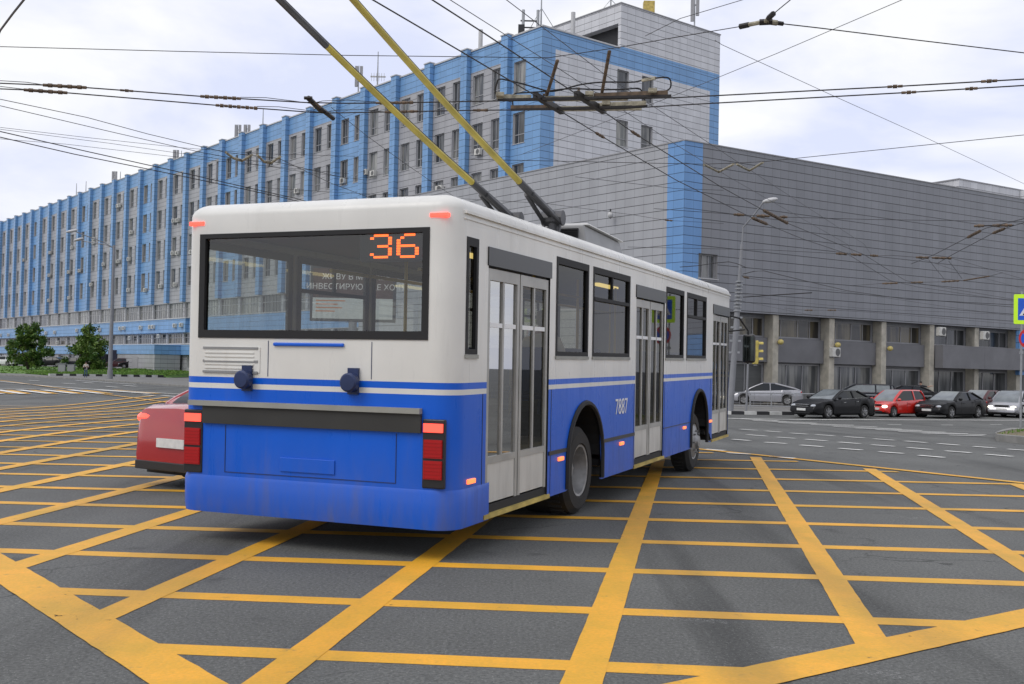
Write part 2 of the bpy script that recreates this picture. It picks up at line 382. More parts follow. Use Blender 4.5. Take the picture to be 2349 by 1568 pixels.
M['bus_b'] = bus_paint('bus royal blue paint', (.005, .108, .62), .3)
M['door_p'] = bus_paint('door lower panel paint', (.60, .59, .55), .4)
M['bus_g'] = mat('bus interior grey', (.30, .30, .28), .6, var=.1)
M['bus_gd'] = mat('bus ceiling grey', (.10, .097, .09), .6, var=.1)
M['seat_b'] = mat('blue seat vinyl', (.03, .06, .22), .6, var=.2)
M['rail_y'] = mat('yellow handrail', (.65, .45, .05), .35, var=.1)
M['yel_s'] = mat('yellow step edge', (.50, .38, .10), .6, var=.5, vs=4)
M['door_w'] = mat('door grey white paint', (.37, .365, .34), .4, coat=.1, var=.3, vs=2.2)
M['bus_gs'] = glass_mat('tinted bus glass', (.44, .42, .35), .62)
M['bus_gl'] = glass_mat('bus glass', (.76, .80, .79), 1.7)
M['strip_d'] = mat('dark ventilation strip', (.03, .03, .028), .6, var=.3, vs=2)
M['strip_l'] = mat('grey metal ledge', (.30, .30, .27), .5, var=.2)
M['red_l'] = mat('red lamp lens', (.32, .008, .01), .2, var=.1, emis=(1, .03, .02), es=.06)
M['red_lit'] = mat('lit red lamp', (.6, .02, .02), .2, var=0, emis=(1, .08, .05), es=2.2)
M['org_lit'] = mat('lit orange side lamp', (.7, .12, .03), .2, var=0, emis=(1, .20, .06), es=1.8)
M['led'] = mat('orange led', (.8, .2, .02), .3, var=0, emis=(1, .125, .004), es=2.6)
M['lamp_w'] = mat('lit headlamp', (.9, .85, .7), .2, var=0, emis=(1, .93, .75), es=2.5)
M['lamp_a'] = mat('lit amber fog lamp', (.9, .6, .2), .2, var=0, emis=(1, .72, .3), es=2.0)
M['lens'] = mat('clear headlamp lens', (.55, .57, .6), .12, .4, var=.3, vs=12)
M['pole_y'] = mat('yellow pole paint', (.50, .40, .06), .45, var=.35, vs=3)
M['pole_d'] = mat('dark grey pole metal', (.09, .09, .095), .5, .4, var=.3, vs=4)
M['fair'] = mat('grey roof fairing', (.26, .26, .26), .5, var=.15)
M['fair_l'] = mat('pale fairing lid', (.50, .50, .49), .45, var=.15)
M['rim'] = mat('dusty steel rim', (.30, .30, .30), .45, .5, var=.4, vs=7)
M['tyre'] = mat('tyre rubber', (.022, .021, .02), .85, var=.3, vs=4)
M['sign_y'] = mat('fluorescent yellow green sheeting', (.55, .85, .02), .4, var=.04, emis=(.5, .85, .02), es=.18)
M['sign_b'] = mat('blue sign sheeting', (.01, .10, .62), .35, var=.05)
M['sign_w'] = mat('white sign sheeting', (.75, .75, .75), .35, var=.05)
M['sign_k'] = mat('black sign print', (.02, .02, .02), .5, var=0)
M['sign_r'] = mat('red sign sheeting', (.62, .02, .02), .35, var=.05)
M['tl_y'] = mat('yellow signal housing', (.52, .42, .10), .45, var=.25, vs=5)
M['globe'] = mat('yellowed globe', (.55, .45, .15), .4, var=.2, vs=6)
M['c_black'] = mat('black car paint', (.005, .005, .006), .35, spec=.2, coat=.12, var=.1)
M['c_red'] = mat('red car paint', (.55, .018, .012), .22, coat=.8, var=.08)
M['c_sil'] = mat('silver car paint', (.36, .36, .38), .28, .55, coat=.6, var=.08)
M['c_maroon'] = mat('maroon car paint', (.06, .007, .009), .3, spec=.3, coat=.3, var=.08)
M['c_dark'] = mat('dark blue grey car paint', (.008, .010, .015), .35, spec=.2, coat=.12, var=.08)
M['c_white'] = mat('white car paint', (.66, .66, .66), .25, coat=.7, var=.08)
M['c_red2'] = mat('deep red car paint', (.36, .012, .014), .22, coat=.8, var=.08)
M['car_gl'] = mat('car window glass', (.010, .013, .015), .06, spec=.4, var=0)
M['car_gl_sky'] = mat('sky-pale car glass', (.16, .18, .19), .06, spec=.8, var=.4, vs=2)  # sky reflection and brightness behind the glass painted into the base colour
M['mirror_g'] = mat('mirror glass', (.12, .14, .14), .05, 1.0, var=.5, vs=5)
M['chrome'] = mat('chrome', (.65, .65, .66), .15, 1.0, var=.05)
M['plate'] = mat('white number plate', (.65, .65, .63), .4, var=.15, vs=20)
M['skin'] = mat('skin', (.46, .27, .19), .55, var=.1)
M['hair'] = mat('dark hair', (.03, .022, .018), .7, var=.3)
M['hair_w'] = mat('grey hair', (.5, .48, .46), .7, var=.3)
M['cl_wh'] = mat('pale shirt cloth', (.50, .46, .42), .85, var=.2)
M['cl_bk'] = mat('dark cloth', (.02, .021, .026), .85, var=.2)
M['cl_jn'] = mat('blue denim', (.05, .09, .17), .85, var=.3)
M['cl_rd'] = mat('dull red cloth', (.25, .05, .05), .85, var=.2)
M['tarp'] = mat('dark blue tarpaulin', (.012, .014, .04), .6, var=.3)
M['bb_fr'] = mat('billboard frame', (.05, .05, .055), .5, var=.2)
M['bb_dk'] = mat('brown poster paper', (.10, .055, .045), .6, var=.6, vs=.8)
M['bb_wh'] = mat('pale poster paper', (.55, .56, .53), .6, var=.1)
M['bb_tx'] = mat('poster lettering', (.75, .72, .68), .6, var=0)
M['bb_or'] = mat('orange poster print', (.6, .2, .06), .6, var=.1)

# ------------------------------------------------------------------ world and sun
w = bpy.data.worlds.new('World'); sc.world = w; w.use_nodes = True
ns, ls = w.node_tree.nodes, w.node_tree.links
bg = ns['Background']; bg.inputs[1].default_value = .10
sky = N(ns, 'ShaderNodeTexSky', sky_type='NISHITA'); sky.sun_disc = False
SUN_EL, SUN_AZ = math.radians(50), math.atan2(-.80, -.60)
sky.sun_elevation = SUN_EL; sky.sun_rotation = SUN_AZ
ls.new(sky.outputs[0], bg.inputs[0])
tc = N(ns, 'ShaderNodeTexCoord'); mp = N(ns, 'ShaderNodeMapping'); mp.inputs['Scale'].default_value = (1.0, 1.0, 2.6)
mp.inputs['Location'].default_value = (3.1, 1.7, .4)
ls.new(tc.outputs['Generated'], mp.inputs[0])
nz = N(ns, 'ShaderNodeTexNoise'); nz.inputs['Scale'].default_value = 4.2; nz.inputs['Detail'].default_value = 7; nz.inputs['Roughness'].default_value = .52
nz.inputs['Distortion'].default_value = .35
ls.new(mp.outputs[0], nz.inputs['Vector'])
rp = N(ns, 'ShaderNodeValToRGB'); e = rp.color_ramp.elements
e[0].position = .37; e[0].color = (.74, .785, .98, 1); e[1].position = .60; e[1].color = (1, 1, 1, 1)
x = e.new(.48); x.color = (.87, .89, 1.0, 1)
ls.new(nz.outputs[0], rp.inputs[0])
bg2 = N(ns, 'ShaderNodeBackground'); bg2.inputs[1].default_value = 1.08; ls.new(rp.outputs[0], bg2.inputs[0])
mx = N(ns, 'ShaderNodeMixShader'); mx.inputs[0].default_value = .9
ls.new(bg.outputs[0], mx.inputs[1]); ls.new(bg2.outputs[0], mx.inputs[2]); ls.new(mx.outputs[0], ns['World Output'].inputs[0])
sl = bpy.data.lights.new('sun', 'SUN'); sl.energy = 1.35; sl.angle = math.radians(34); sl.color = (1, .96, .90)
so = bpy.data.objects.new('sun', sl); col.objects.link(so)
sd = V((math.sin(SUN_AZ) * math.cos(SUN_EL), math.cos(SUN_AZ) * math.cos(SUN_EL), math.sin(SUN_EL)))
so.rotation_euler = sd.to_track_quat('Z', 'Y').to_euler(); so.location = (-20, -20, 40)
sc.view_settings.view_transform = 'Standard'; sc.view_settings.look = 'None'
sc.view_settings.exposure = 0; sc.view_settings.gamma = 1; sc.view_settings.use_curve_mapping = False
sc.cycles.max_bounces = 6; sc.cycles.transparent_max_bounces = 16
try: sc.cycles.use_denoising = True
except Exception: pass
# ------------------------------------------------------------------ ground
mb = MB()
ys = [-400, -120] + list(range(-40, 61)) + [75, 90, 110, 130, 150, 180, 230, 320, 500, 900, 2000, 5000]
xs = [-5000, -1500, -400, -120, -60, -30, -15, 0, 15, 30, 60, 120, 400, 1500, 5000]
nx = len(xs)
mb.add([(x, y, terr0(y)) for y in ys for x in xs],
       [(j * nx + i, j * nx + i + 1, (j + 1) * nx + i + 1, (j + 1) * nx + i) for j in range(len(ys) - 1) for i in range(nx - 1)])
tag(mb.build('road', M['asph']), kind='structure')


def strip(mb, p, q, wd, dz, step=.7, mi=0):
    p, q = V((p[0], p[1])), V((q[0], q[1])); L = (q - p).length
    if L < .02: return
    near = min(p.length, q.length) < 16
    n = max(1, min(400, int(L / (.12 if near else step)))); d = (q - p) / L; s = V((-d.y, d.x)) * (wd / 2); rows = []
    for i in range(n + 1):
        c = p + d * (L * i / n)
        for k in (-1, 1):
            e = c + s * k * (1 + rnd.uniform(-.022, .022) * near)
            rows.append((e.x, e.y, terr(e.y) + dz + .0007 * max(0, e.y - 9)))
    mb.add(rows, [(2 * i, 2 * i + 1, 2 * i + 3, 2 * i + 2) for i in range(n)], mi)
def pstrip(mb, a, b, wd, dz): strip(mb, ground(*a), ground(*b), wd, dz)
def clip(a, b, planes):
    t0, t1 = 0.0, 1.0; d = (b[0] - a[0], b[1] - a[1])
    for (px, py), (qx, qy), (ix, iy) in planes:
        nx_, ny_ = -(qy - py), qx - px
        if nx_ * (ix - px) + ny_ * (iy - py) < 0: nx_, ny_ = -nx_, -ny_
        num = nx_ * (a[0] - px) + ny_ * (a[1] - py); den = nx_ * d[0] + ny_ * d[1]
        if abs(den) < 1e-9:
            if num < 0: return None
            continue
        t = -num / den
        if den > 0: t0 = max(t0, t)
        else: t1 = min(t1, t)
    if t0 >= t1: return None
    return (a[0] + d[0] * t0, a[1] + d[1] * t0), (a[0] + d[0] * t1, a[1] + d[1] * t1)
BL, BR, BF = ((20, 1315), (430, 1568)), ((1664.5, 1568), (2349, 1417.6)), ((300, 903), (2349, 1112))
inside = (1200, 1200)
PL = [(*BL, inside), (*BR, inside), (*BF, inside)]
mb = MB()
for j in range(1, 22):
    y0 = 820 + 1 / (.002259 + .000373 * (j - 3)) if j > 1 else 1472.6
    y1 = 830 + 1 / (.001966 + .000318 * (j - 3)) if j > 1 else 1569
    s = (y1 - y0) / 2349
    c = clip((-330, y0 - 330 * s), (3400, y1 + 1051 * s), PL)
    if c: pstrip(mb, c[0], c[1], .2, .002)
for k in range(-6, 16):
    def xk(y): return 1592 + (-130 - 366 * k) * (y - 826) / 374
    c = clip((xk(905), 905), (xk(1640), 1640), PL + [((-330, 0), (-330, 2000), inside), ((3400, 0), (3400, 2000), inside)])
    if c: pstrip(mb, c[0], c[1], .21, .004)
def ext(l, a, b): return tuple((l[0][0] + (l[1][0] - l[0][0]) * t, l[0][1] + (l[1][1] - l[0][1]) * t) for t in (a, b))
for l, wd, a, b in ((BL, .31, -.9, 1.5), (BR, .30, -.75, 2.386), (BF, .2, -.16, 1.463)):
    e = ext(l, a, b); pstrip(mb, e[0], e[1], wd, .006)
tag(mb.build('yellow_box_marking', M['yel_p'], fix=False), kind='structure')

# white lane lines and hatching on the far carriageway (right) and the left approach
mb = MB()
def C6(x, y): return 1550.5 + .33993 * x, 517.6 + .33993 * y
def Z6(x, y): return .17305 * x, 740.4 + .17305 * y
for a in ((435, 1376, 545, 1384), (605, 1388, 710, 1396), (770, 1402, 885, 1410), (945, 1413, 1070, 1421), (1140, 1426, 1270, 1436), (1335, 1441, 1475, 1451),
          (1545, 1456, 1690, 1467), (1770, 1473, 1910, 1484), (2010, 1492, 2155, 1503), (2240, 1510, 2390, 1521), (480, 1413, 610, 1423), (680, 1430, 805, 1438),
          (875, 1444, 1020, 1455), (1100, 1463, 1240, 1474), (1320, 1481, 1475, 1492), (1565, 1500, 1725, 1513), (1820, 1522, 1990, 1535), (2090, 1545, 2270, 1560),
          (380, 1444, 500, 1453), (600, 1464, 745, 1473), (840, 1483, 990, 1494), (1100, 1505, 1255, 1517), (1370, 1528, 1535, 1540), (1640, 1552, 1810, 1567),
          (340, 1535, 500, 1545), (640, 1560, 800, 1572), (200, 1510, 330, 1520), (1430, 1346, 1520, 1346.5), (1790, 1348, 1870, 1348.5), (2120, 1344, 2200, 1344.5)):
    pstrip(mb, C6(a[0], a[1]), C6(a[2], a[3]), .17, .006)
for a in ((380, 1303, 690, 1320), (520, 1318, 950, 1336), (690, 1332, 1200, 1350), (910, 1346, 1360, 1362), (1060, 1358, 1520, 1376), (1210, 1369, 1660, 1386),
          (1350, 1380, 1820, 1397), (1500, 1392, 1970, 1407), (1660, 1403, 2090, 1413), (1840, 1416, 2080, 1421)):
    pstrip(mb, C6(a[0], a[1]), C6(a[2], a[3]), .30, .007)
pstrip(mb, C6(250, 1302), C6(820, 1312), .22, .006); pstrip(mb, C6(820, 1312), C6(2600, 1317), .3, .006)
for a in ((0, 782, 690, 850), (690, 850, 1290, 890), (1290, 890, 2600, 962), (0, 876, 1100, 886), (1000, 770, 1800, 822), (-700, 720, 0, 782)):
    pstrip(mb, Z6(a[0], a[1]), Z6(a[2], a[3]), .25, .006)
for a in ((1110, 797, 1240, 806), (1410, 850, 1570, 861), (1640, 836, 1810, 848), (380, 768, 520, 776), (830, 806, 1000, 816), (2150, 970, 2350, 985), (1900, 962, 2050, 972)):
    pstrip(mb, Z6(a[0], a[1]), Z6(a[2], a[3]), .28, .006)
def quadm(mb, q, dz):
    P = [ground(*Z6(*p)) for p in q]
    mb.quad(*[(p.x, p.y, p.z + dz + .0006 * max(0, p.y - 12)) for p in P])
for x0, x1, y1 in ((-420, -30, 948), (-90, 250, 948), (190, 590, 945), (520, 940, 945), (870, 1290, 945), (1240, 1950, 945)):
    quadm(mb, [(x0, 896), (x0 + 110, 896), (x1 + 105, y1), (x1, y1)], .02)
tag(mb.build('white_lane_marking', M['white_p'], fix=False), kind='structure')
mb = MB()
for x0, x1 in ((-250, 120), (60, 330), (370, 690), (700, 1040), (1050, 1420), (1480, 2060)):
    quadm(mb, [(x0, 897), (x0 + 95, 897), (x1 + 95, 944), (x1, 944)], .012)
tag(mb.build('yellow_approach_marking', M['yel_p'], fix=False), kind='structure')

# worn remains of white paint on the near asphalt
m, ns, ls, b = nt('worn white remains')
tc = N(ns, 'ShaderNodeTexCoord'); n1 = N(ns, 'ShaderNodeTexNoise'); n1.inputs['Scale'].default_value = 9; n1.inputs['Detail'].default_value = 8; n1.inputs['Roughness'].default_value = .75
ls.new(tc.outputs['Object'], n1.inputs['Vector'])
gr = N(ns, 'ShaderNodeTexGradient', gradient_type='SPHERICAL'); ls.new(tc.outputs['Object'], gr.inputs[0])
b.inputs['Base Color'].default_value = (.55, .55, .54, 1); b.inputs['Roughness'].default_value = .8
ls.new(math_(ns, ls, 'MULTIPLY', rng(ns, ls, n1.outputs[0], .55, .62, 0, 1), rng(ns, ls, gr.outputs[0], .05, .5, 0, .85)), b.inputs['Alpha'])
for i, (x, y, sx, sy, ry) in enumerate(((1580, 1420, .38, .09, -18), (1985, 1540, .42, .10, -24), (1830, 1490, .25, .06, -15), (2140, 1190, .7, .12, -12), (1930, 1150, .5, .1, -10))):
    p = ground(x, y); mb = MB(); mb.quad((-1, -1, 0), (1, -1, 0), (1, 1, 0), (-1, 1, 0)); o = mb.build('worn_paint_patch', m); o.location = (p.x, p.y, p.z + .003); o.scale = (sx, sy, 1); o.rotation_euler = (0, 0, math.radians(ry)); tag(o, kind='structure')

# ------------------------------------------------------------------ pavements, kerbs, grass bank
def sheet(mb, rows, mi=0):
    n = len(rows[0]); base = [p for r in rows for p in r]
    mb.add(base, [(j * n + i, j * n + i + 1, (j + 1) * n + i + 1, (j + 1) * n + i) for j in range(len(rows) - 1) for i in range(n - 1)], mi)
lk = [(-700, 846), (-300, 853), (0, 860.5), (90, 865.5), (173, 869.5), (270, 876), (362, 882.5), (470, 890)]
lkp = [ground(*p) for p in lk]
mb = MB()
r0 = [V((p.x, p.y, p.z - .05)) for p in lkp]; r1 = [V((p.x, p.y, p.z + .13)) for p in lkp]
r2 = [V((p.x - .02, p.y + .16, p.z + .135)) for p in lkp]
sheet(mb, [r0, r1, r2])
tag(mb.build('left_kerb', M['kerb']), kind='structure')
r3 = [V((-135, 139, -.37)), V((-90, 139, -.37)), V((-62, 136, -.37)), V((-54.6, 131, -.37)), V((-49, 130.0, -.37)), V((-43.6, 129.2, -.37)), V((-38.8, 128.8, -.37)), V((-30, 128, -.37))]
mb = MB(); sheet(mb, [[V((p.x, p.y, p.z + .0)) for p in r2], r3])
tag(mb.build('left_pavement', M['pave']), kind='structure')
# side lane between the grass bank and the grey building
mb = MB(); mb.quad((-38.8, 128.8, -.366), (-16, 98.6, -.366), (-16, 150, -.366), (-34, 150, -.366)); mb.quad((-33.5, 112, -.372), (-20, 88, -.372), (-16, 98.6, -.372), (-38.8, 128.8, -.372))
tag(mb.build('side_pavement', M['pave']), kind='structure')
# painted kerb along the grass: alternating white and black blocks, each a block of one kerb
mb = MB()
ka, kb = ground(112, 861.3, .13), ground(374, 864.3, .13)
nb = 18
for i in range(nb):
    a, b = ka.lerp(kb, i / nb), ka.lerp(kb, (i + 1) / nb); d = (b - a).normalized(); s = V((-d.y, d.x, 0)) * .2
    a2, b2 = a + d * .02, b - d * .02
    mb.hexa([a2 - s - V((0, 0, .1)), b2 - s - V((0, 0, .1)), b2 + s - V((0, 0, .1)), a2 + s - V((0, 0, .1)),
             a2 - s + V((0, 0, .24)), b2 - s + V((0, 0, .24)), b2 + s + V((0, 0, .24)), a2 + s + V((0, 0, .24))], i % 2)
tag(mb.build('painted_kerb', [M['kerb_w'], M['kerb_k']]), kind='structure')
g0 = [V((-170, 141, -.36)), V((-100, 140, -.36)), V((-62, 136.2, -.36)), V((ka.x, ka.y + .2, -.3)), V(((ka.x + kb.x) / 2, (ka.y + kb.y) / 2 + .2, -.3)), V((kb.x, kb.y + .2, -.3))]
g1 = [V((p.x * 1.02, p.y + 12, .02)) for p in g0]; g2 = [V((p.x * 1.06, p.y + 30, .42)) for p in g0]; g3 = [V((p.x * 1.2, p.y + 95, .5)) for p in g0]
mb = MB(); sheet(mb, [g0, g1, g2]); tag(mb.build('grass_bank', M['grass']), kind='structure')
mb = MB(); sheet(mb, [g2, g3]); tag(mb.build('parking_yard', M['pave']), kind='structure')
mb = MB(); e_ = [r[-1] for r in (g0, g1, g2, g3)]; sheet(mb, [[p + V((.01, 0, 0)) for p in e_], [V((p.x + .4, p.y, -.45)) for p in e_]]); tag(mb.build('bank_edge', M['grass']), kind='structure')
mb = MB()
for _ in range(9000):
    i = rnd.randrange(len(g0) - 1); t, s = rnd.random(), rnd.random() ** 1.2
    a = g0[i].lerp(g0[i + 1], t); b_ = g1[i].lerp(g1[i + 1], t); c = g2[i].lerp(g2[i + 1], t)
    p = a.lerp(b_, s * 2) if s < .5 else b_.lerp(c, s * 2 - 1)
    an = rnd.random() * 6.3; wd = rnd.uniform(.1, .3); hh = rnd.uniform(.05, .17); dx, dy = math.cos(an) * wd, math.sin(an) * wd
    mb.add([(p.x - dx, p.y - dy, p.z - .02), (p.x + dx, p.y + dy, p.z - .02), (p.x + rnd.uniform(-.1, .1), p.y, p.z + hh)], [(0, 1, 2)], rnd.choice((0, 0, 1)))
tag(mb.build('grass', [M['grass'], M['leaf_b']], fix=False), kind='stuff')

# right forecourt with painted kerb
rk = [(1480, 944), (1590, 947.5), (1678, 950.3), (1823, 951.8), (1845, 950), (2000, 948), (2200, 949), (2600, 954)]
rkp = [ground(*p) for p in rk]
mb = MB()
q2 = [V((p.x, p.y + .2, p.z + .14)) for p in rkp]
q3 = [V((p.x * 1.3 + 1, 96 if i > 0 else 70, -.37)) for i, p in enumerate(rkp)]
sheet(mb, [q2, q3]); tag(mb.build('forecourt_pavement', M['pave']), kind='structure')
mb = MB(); k = 0
for i in range(len(rkp) - 1):
    a, b = rkp[i], rkp[i + 1]; n = max(1, round((b - a).length / .68))
    for j in range(n):
        p, q = a.lerp(b, j / n), a.lerp(b, (j + 1) / n); d = (q - p).normalized(); s = V((-d.y, d.x, 0))
        p += d * .012; q -= d * .012; lo, hi = V((0, 0, -.06)), V((0, 0, .17))
        mb.hexa([p + lo, q + lo, q + s * .25 + lo, p + s * .25 + lo, p + hi, q + hi, q + s * .25 + hi, p + s * .25 + hi], k % 2); k += 1
tag(mb.build('forecourt_kerb', [M['kerb_w'], M['kerb_k']]), kind='structure')

# traffic island at the right edge
mb = MB()
def D7(x, y): return 2018 + .14093 * x, 842 + .14093 * y
ip = [ground(*D7(*p)) for p in ((1880, 1165), (1905, 1200), (1990, 1213), (2349, 1250), (2900, 1312), (3400, 1290), (3200, 1120), (2500, 1075), (2130, 1072), (1990, 1105))]
c0 = sum((V((p.x, p.y)) for p in ip), V((0, 0))) / len(ip)
top = [V((p.x, p.y, p.z + .19)) for p in ip]; bot = [V((p.x, p.y, p.z - .05)) for p in ip]
inn = [V((p.x + (c0.x - p.x) * .06, p.y + (c0.y - p.y) * .12, p.z + .192)) for p in ip]
inn2 = [p - V((0, 0, .03)) for p in inn]
L = len(ip); sheet(mb, [r + [r[0]] for r in (bot, top, inn, inn2)])
tag(mb.build('island_kerb', M['kerb'], bevel=.02), kind='structure')
mb = MB(); mb.add([p for p in inn2] + [V((c0.x, c0.y, inn2[0].z + .08))], [(i, (i + 1) % L, L) for i in range(L)])
tag(mb.build('island_ground', M['soil']), kind='structure')
mb = MB()
for _ in range(160):
    i = rnd.randrange(L); a = inn2[i].lerp(inn2[(i + 1) % L], rnd.random()).lerp(V((c0.x, c0.y, inn2[0].z + .08)), rnd.random() ** .7)
    an = rnd.random() * 6.3; wd = .03; hh = rnd.uniform(.02, .08)
    mb.add([(a.x - wd * math.cos(an), a.y - wd * math.sin(an), a.z - .01), (a.x + wd * math.cos(an), a.y + wd * math.sin(an), a.z - .01), (a.x + rnd.uniform(-.05, .05), a.y, a.z + hh)], [(0, 1, 2)], rnd.choice((0, 1)))
tag(mb.build('island_grass', [M['grass'], M['leaf_b']], fix=False), kind='stuff')

# ------------------------------------------------------------------ railing on the right pavement
ra, rb = at_y(1672, 898.4, 60.3), at_y(2420, 912.5, 63.5)
zt = .53
t = empty('pedestrian_railing', (ra.x, ra.y, -.37), 0, 'long grey steel pedestrian railing along the pavement behind the waiting cars', 'railing')
d = V((rb.x - ra.x, rb.y - ra.y, 0)); n = 16
mb = MB(); mb.tube([(0, 0, zt + .37), (d.x, d.y, zt + .37)], .035); mb.build('top_rail', M['steel'], t)
mb = MB(); mb.tube([(0, 0, .16), (d.x, d.y, .16)], .03); mb.build('bottom_rail', M['steel'], t)
for i in range(n + 1):
    p = d * (i / n); mb = MB(); mb.cyl((p.x, p.y, 0), (p.x, p.y, zt + .36), .035, n=8); mb.build('post', M['steel'], t)
for i in range(n * 3):
    p = d * ((i + .5) / (n * 3)); mb = MB(); mb.cyl((p.x, p.y, .16), (p.x, p.y, zt + .36), .009, n=5); mb.build('bar', M['steel'], t)
# ------------------------------------------------------------------ long blue and grey office building
T0 = at_y(1245, 60, 94); ROOF = T0.z
tl = at_z(0, 512, ROOF); uL = V((tl.x - T0.x, tl.y - T0.y, 0)).normalized(); uR = V((uL.y, -uL.x, 0))
LEN, WID = 196.0, 23.9
tow = empty('office_building', (T0.x, T0.y, 0), math.atan2(uR.y, uR.x), 'long blue and grey clad office building with pilasters and rows of windows', 'building')
PF = lambda u, z, d: (u, -d, z)          # end face
PL_ = lambda u, z, d: (-d, u, z)         # long facade
CB = [M['clad_lt'], M['clad_bl'], M['clad_md'], M['trim_wh'], M['clad_b2'], M['band_gr']]
P0, PS = 4.79, 6.28
pil = [P0 + PS * i for i in range(31)]
ROWS = [(26.75, 29.6), (22.05, 24.9), (17.35, 20.2), (12.65, 15.5)]
holes = []
for i, c in enumerate(pil):
    for r, (z0, z1) in enumerate(ROWS):
        holes.append((c - 2.55, c - .85, z0, z1, r, i, 0))
        if i < 30: holes.append((c + .85, c + 2.45, z0, z1, r, i, 1))
def bay(u): return math.floor((u - P0) / PS)
def mlong(u, z):
    b_ = bay(u)
    if z > 29.95: return 1
    if z < 10.4: return 2
    return 1 if b_ < 0 or b_ % 5 == 4 else 2
rib = []
for i in range(-1, 30):
    c = P0 + PS * i
    a = max(.4, c + .35)
    for z0, z1, r in ((8.05, 10.3, 4), (4.25, 5.75, 5)):
        rib.append((a, c + PS - .25, z0, z1, r, i, 0))
def mlow(u, z):
    if 5.85 < z < 7.95 or 2.55 < z < 4.2: return 1
    return 2
gfl = [(P0 + PS * i + .9, P0 + PS * i + 4.6, .6, 2.4, 6, i, 0) for i in range(2, 30)]
mb = MB()
wall(mb, PL_, 0, LEN, 10.4, ROOF, holes, mlong, .28, 3, ub=pil, zb=(29.95,))
wall(mb, PL_, 0, LEN, -1, 10.4, rib + gfl, mlow, .3, 3, zb=(5.85, 7.95, 2.55, 4.2))
eh = []
for z0, z1 in ((27.55, 30.05), (22.8, 25.3), (18.05, 20.55)):
    eh += [(9.3, 10.85, z0, z1), (12.62, 14.2, z0, z1)]
def mend(u, z):
    if u < 1.58 or u > 22.45: return 1 if z < ROOF else 0
    return 1 if 30.3 < z < 32.25 else 0
wall(mb, PF, 0, WID, -1, ROOF, eh, mend, .28, 3, ub=(1.58, 22.45), zb=(30.3,))
mb.box(.02, WID - .02, LEN - .3, LEN, -1, ROOF - .02, 0); mb.box(WID - .3, WID - .01, .02, LEN - .31, -1, ROOF - .03, 2)
mb.build('wall', CB, tow)
mb = MB(); mb.box(.3, WID - .35, .3, LEN - .4, ROOF - .8, ROOF - .6, 0); mb.build('roof', M['band_gr'], tow)
mb = MB(); mb.box(-.09, .25, -.09, LEN, ROOF, ROOF + .14, 0); mb.box(.26, 9.55, -.09, .2, ROOF, ROOF + .14, 0); mb.build('parapet_cap', M['trim_wh'], tow)
for c in pil:
    mb = MB(); mb.pbox(PL_, c - .5, c + .5, 10.4, ROOF + .19, .003, .52, 0); mb.pbox(PL_, c - .55, c + .55, ROOF + .19, ROOF + .3, -.1, .6, 1)
    mb.build('pilaster', [M['clad_bl'], M['trim_wh']], tow)
mb = MB(); mb.pbox(PL_, 78.2, LEN, 5.9, 7.9, .004, .5, 0); mb.pbox(PL_, 78.0, LEN, 7.9, 8.02, .0, .6, 1); mb.build('blue_spandrel_band', [M['clad_bl'], M['trim_wh']], tow)
mb = MB(); mb.pbox(PL_, 2, LEN, 2.6, 4.1, .004, .4, 0); mb.pbox(PL_, 2, LEN, 4.1, 4.2, 0, .48, 1); mb.build('blue_spandrel_band', [M['clad_bl'], M['trim_wh']], tow)
# entrance block at the foot of the long facade
mb = MB(); mb.pbox(PL_, 80, 104, -1, 2.6, .41, 4.2, 0); mb.pbox(PL_, 79.9, 104.1, 2.6, 4.0, .41, 4.3, 1)
eb = mb.build('entrance_block', [M['clad_md'], M['clad_bl']], tow)
mb = MB(); mb.pbox(PL_, 86.6, 89.0, .1, 2.2, 4.2, 4.26, 0); mb.build('steel_door', M['trim_gr'], eb)

def add_window(par, P, u0, u1, z0, z1, back, mpane, mull=.5, trans=.28, name='window', sill=True, fr=.09, mbs=None):
    f = mbs[0] if mbs else MB(); g = mbs[1] if mbs else MB()
    a, b_ = -back, -back + .08
    f.pbox(P, u0, u0 + fr, z0, z1, a, b_); f.pbox(P, u1 - fr, u1, z0, z1, a, b_)
    f.pbox(P, u0 + fr, u1 - fr, z0, z0 + fr, a, b_); f.pbox(P, u0 + fr, u1 - fr, z1 - fr, z1, a, b_)
    if trans:
        zz = z0 + (z1 - z0) * trans; f.pbox(P, u0 + fr, u1 - fr, zz - .04, zz + .04, a, b_ - .01)
    k = [mull] if isinstance(mull, (int, float)) else mull
    for q in (k or []):
        um = u0 + (u1 - u0) * q
        f.pbox(P, um - .035, um + .035, z0 + fr, z1 - fr, a, b_ - .02)
    if sill: f.pbox(P, u0 - .06, u1 + .06, z0 - .05, z0 - .002, -back + .02, .07, 1 if not mbs else 0)
    g.pbox(P, u0 + .03, u1 - .03, z0 + .03, z1 - .03, a - .03, a + .02)
    if mbs: return
    o = f.build(name, [M['trim_gr'], M['trim_wh']], par)
    g.build('pane', mpane, o); return o
PM = ['pane_d', 'pane_m', 'pane_d', 'pane_m', 'pane_l', 'pane_d', 'pane_m']
for i, (a, b_, z0, z1) in enumerate(eh): add_window(tow, PF, a, b_, z0, z1, .26, M[('pane_m', 'pane_d', 'pane_l', 'pane_m', 'pane_l', 'pane_d')[i]], [], .3)
holes.sort(key=lambda h: h[0])
vis = [h for h in holes if not (h[0] < 26 and h[4] > 2) and not (h[0] < 38 and h[4] > 2)]
rest = [h for h in holes if h not in vis] + vis[94:]
for h in vis[:94]: add_window(tow, PL_, *h[:4], .26, M[rnd.choice(PM)], [.62], .3)
ms = (MB(), MB())
for h in rest: add_window(tow, PL_, *h[:4], .26, None, [.62], .3, mbs=ms)
o = ms[0].build('far_windows', M['trim_gr'], tow, fix=False); o['kind'] = 'stuff'
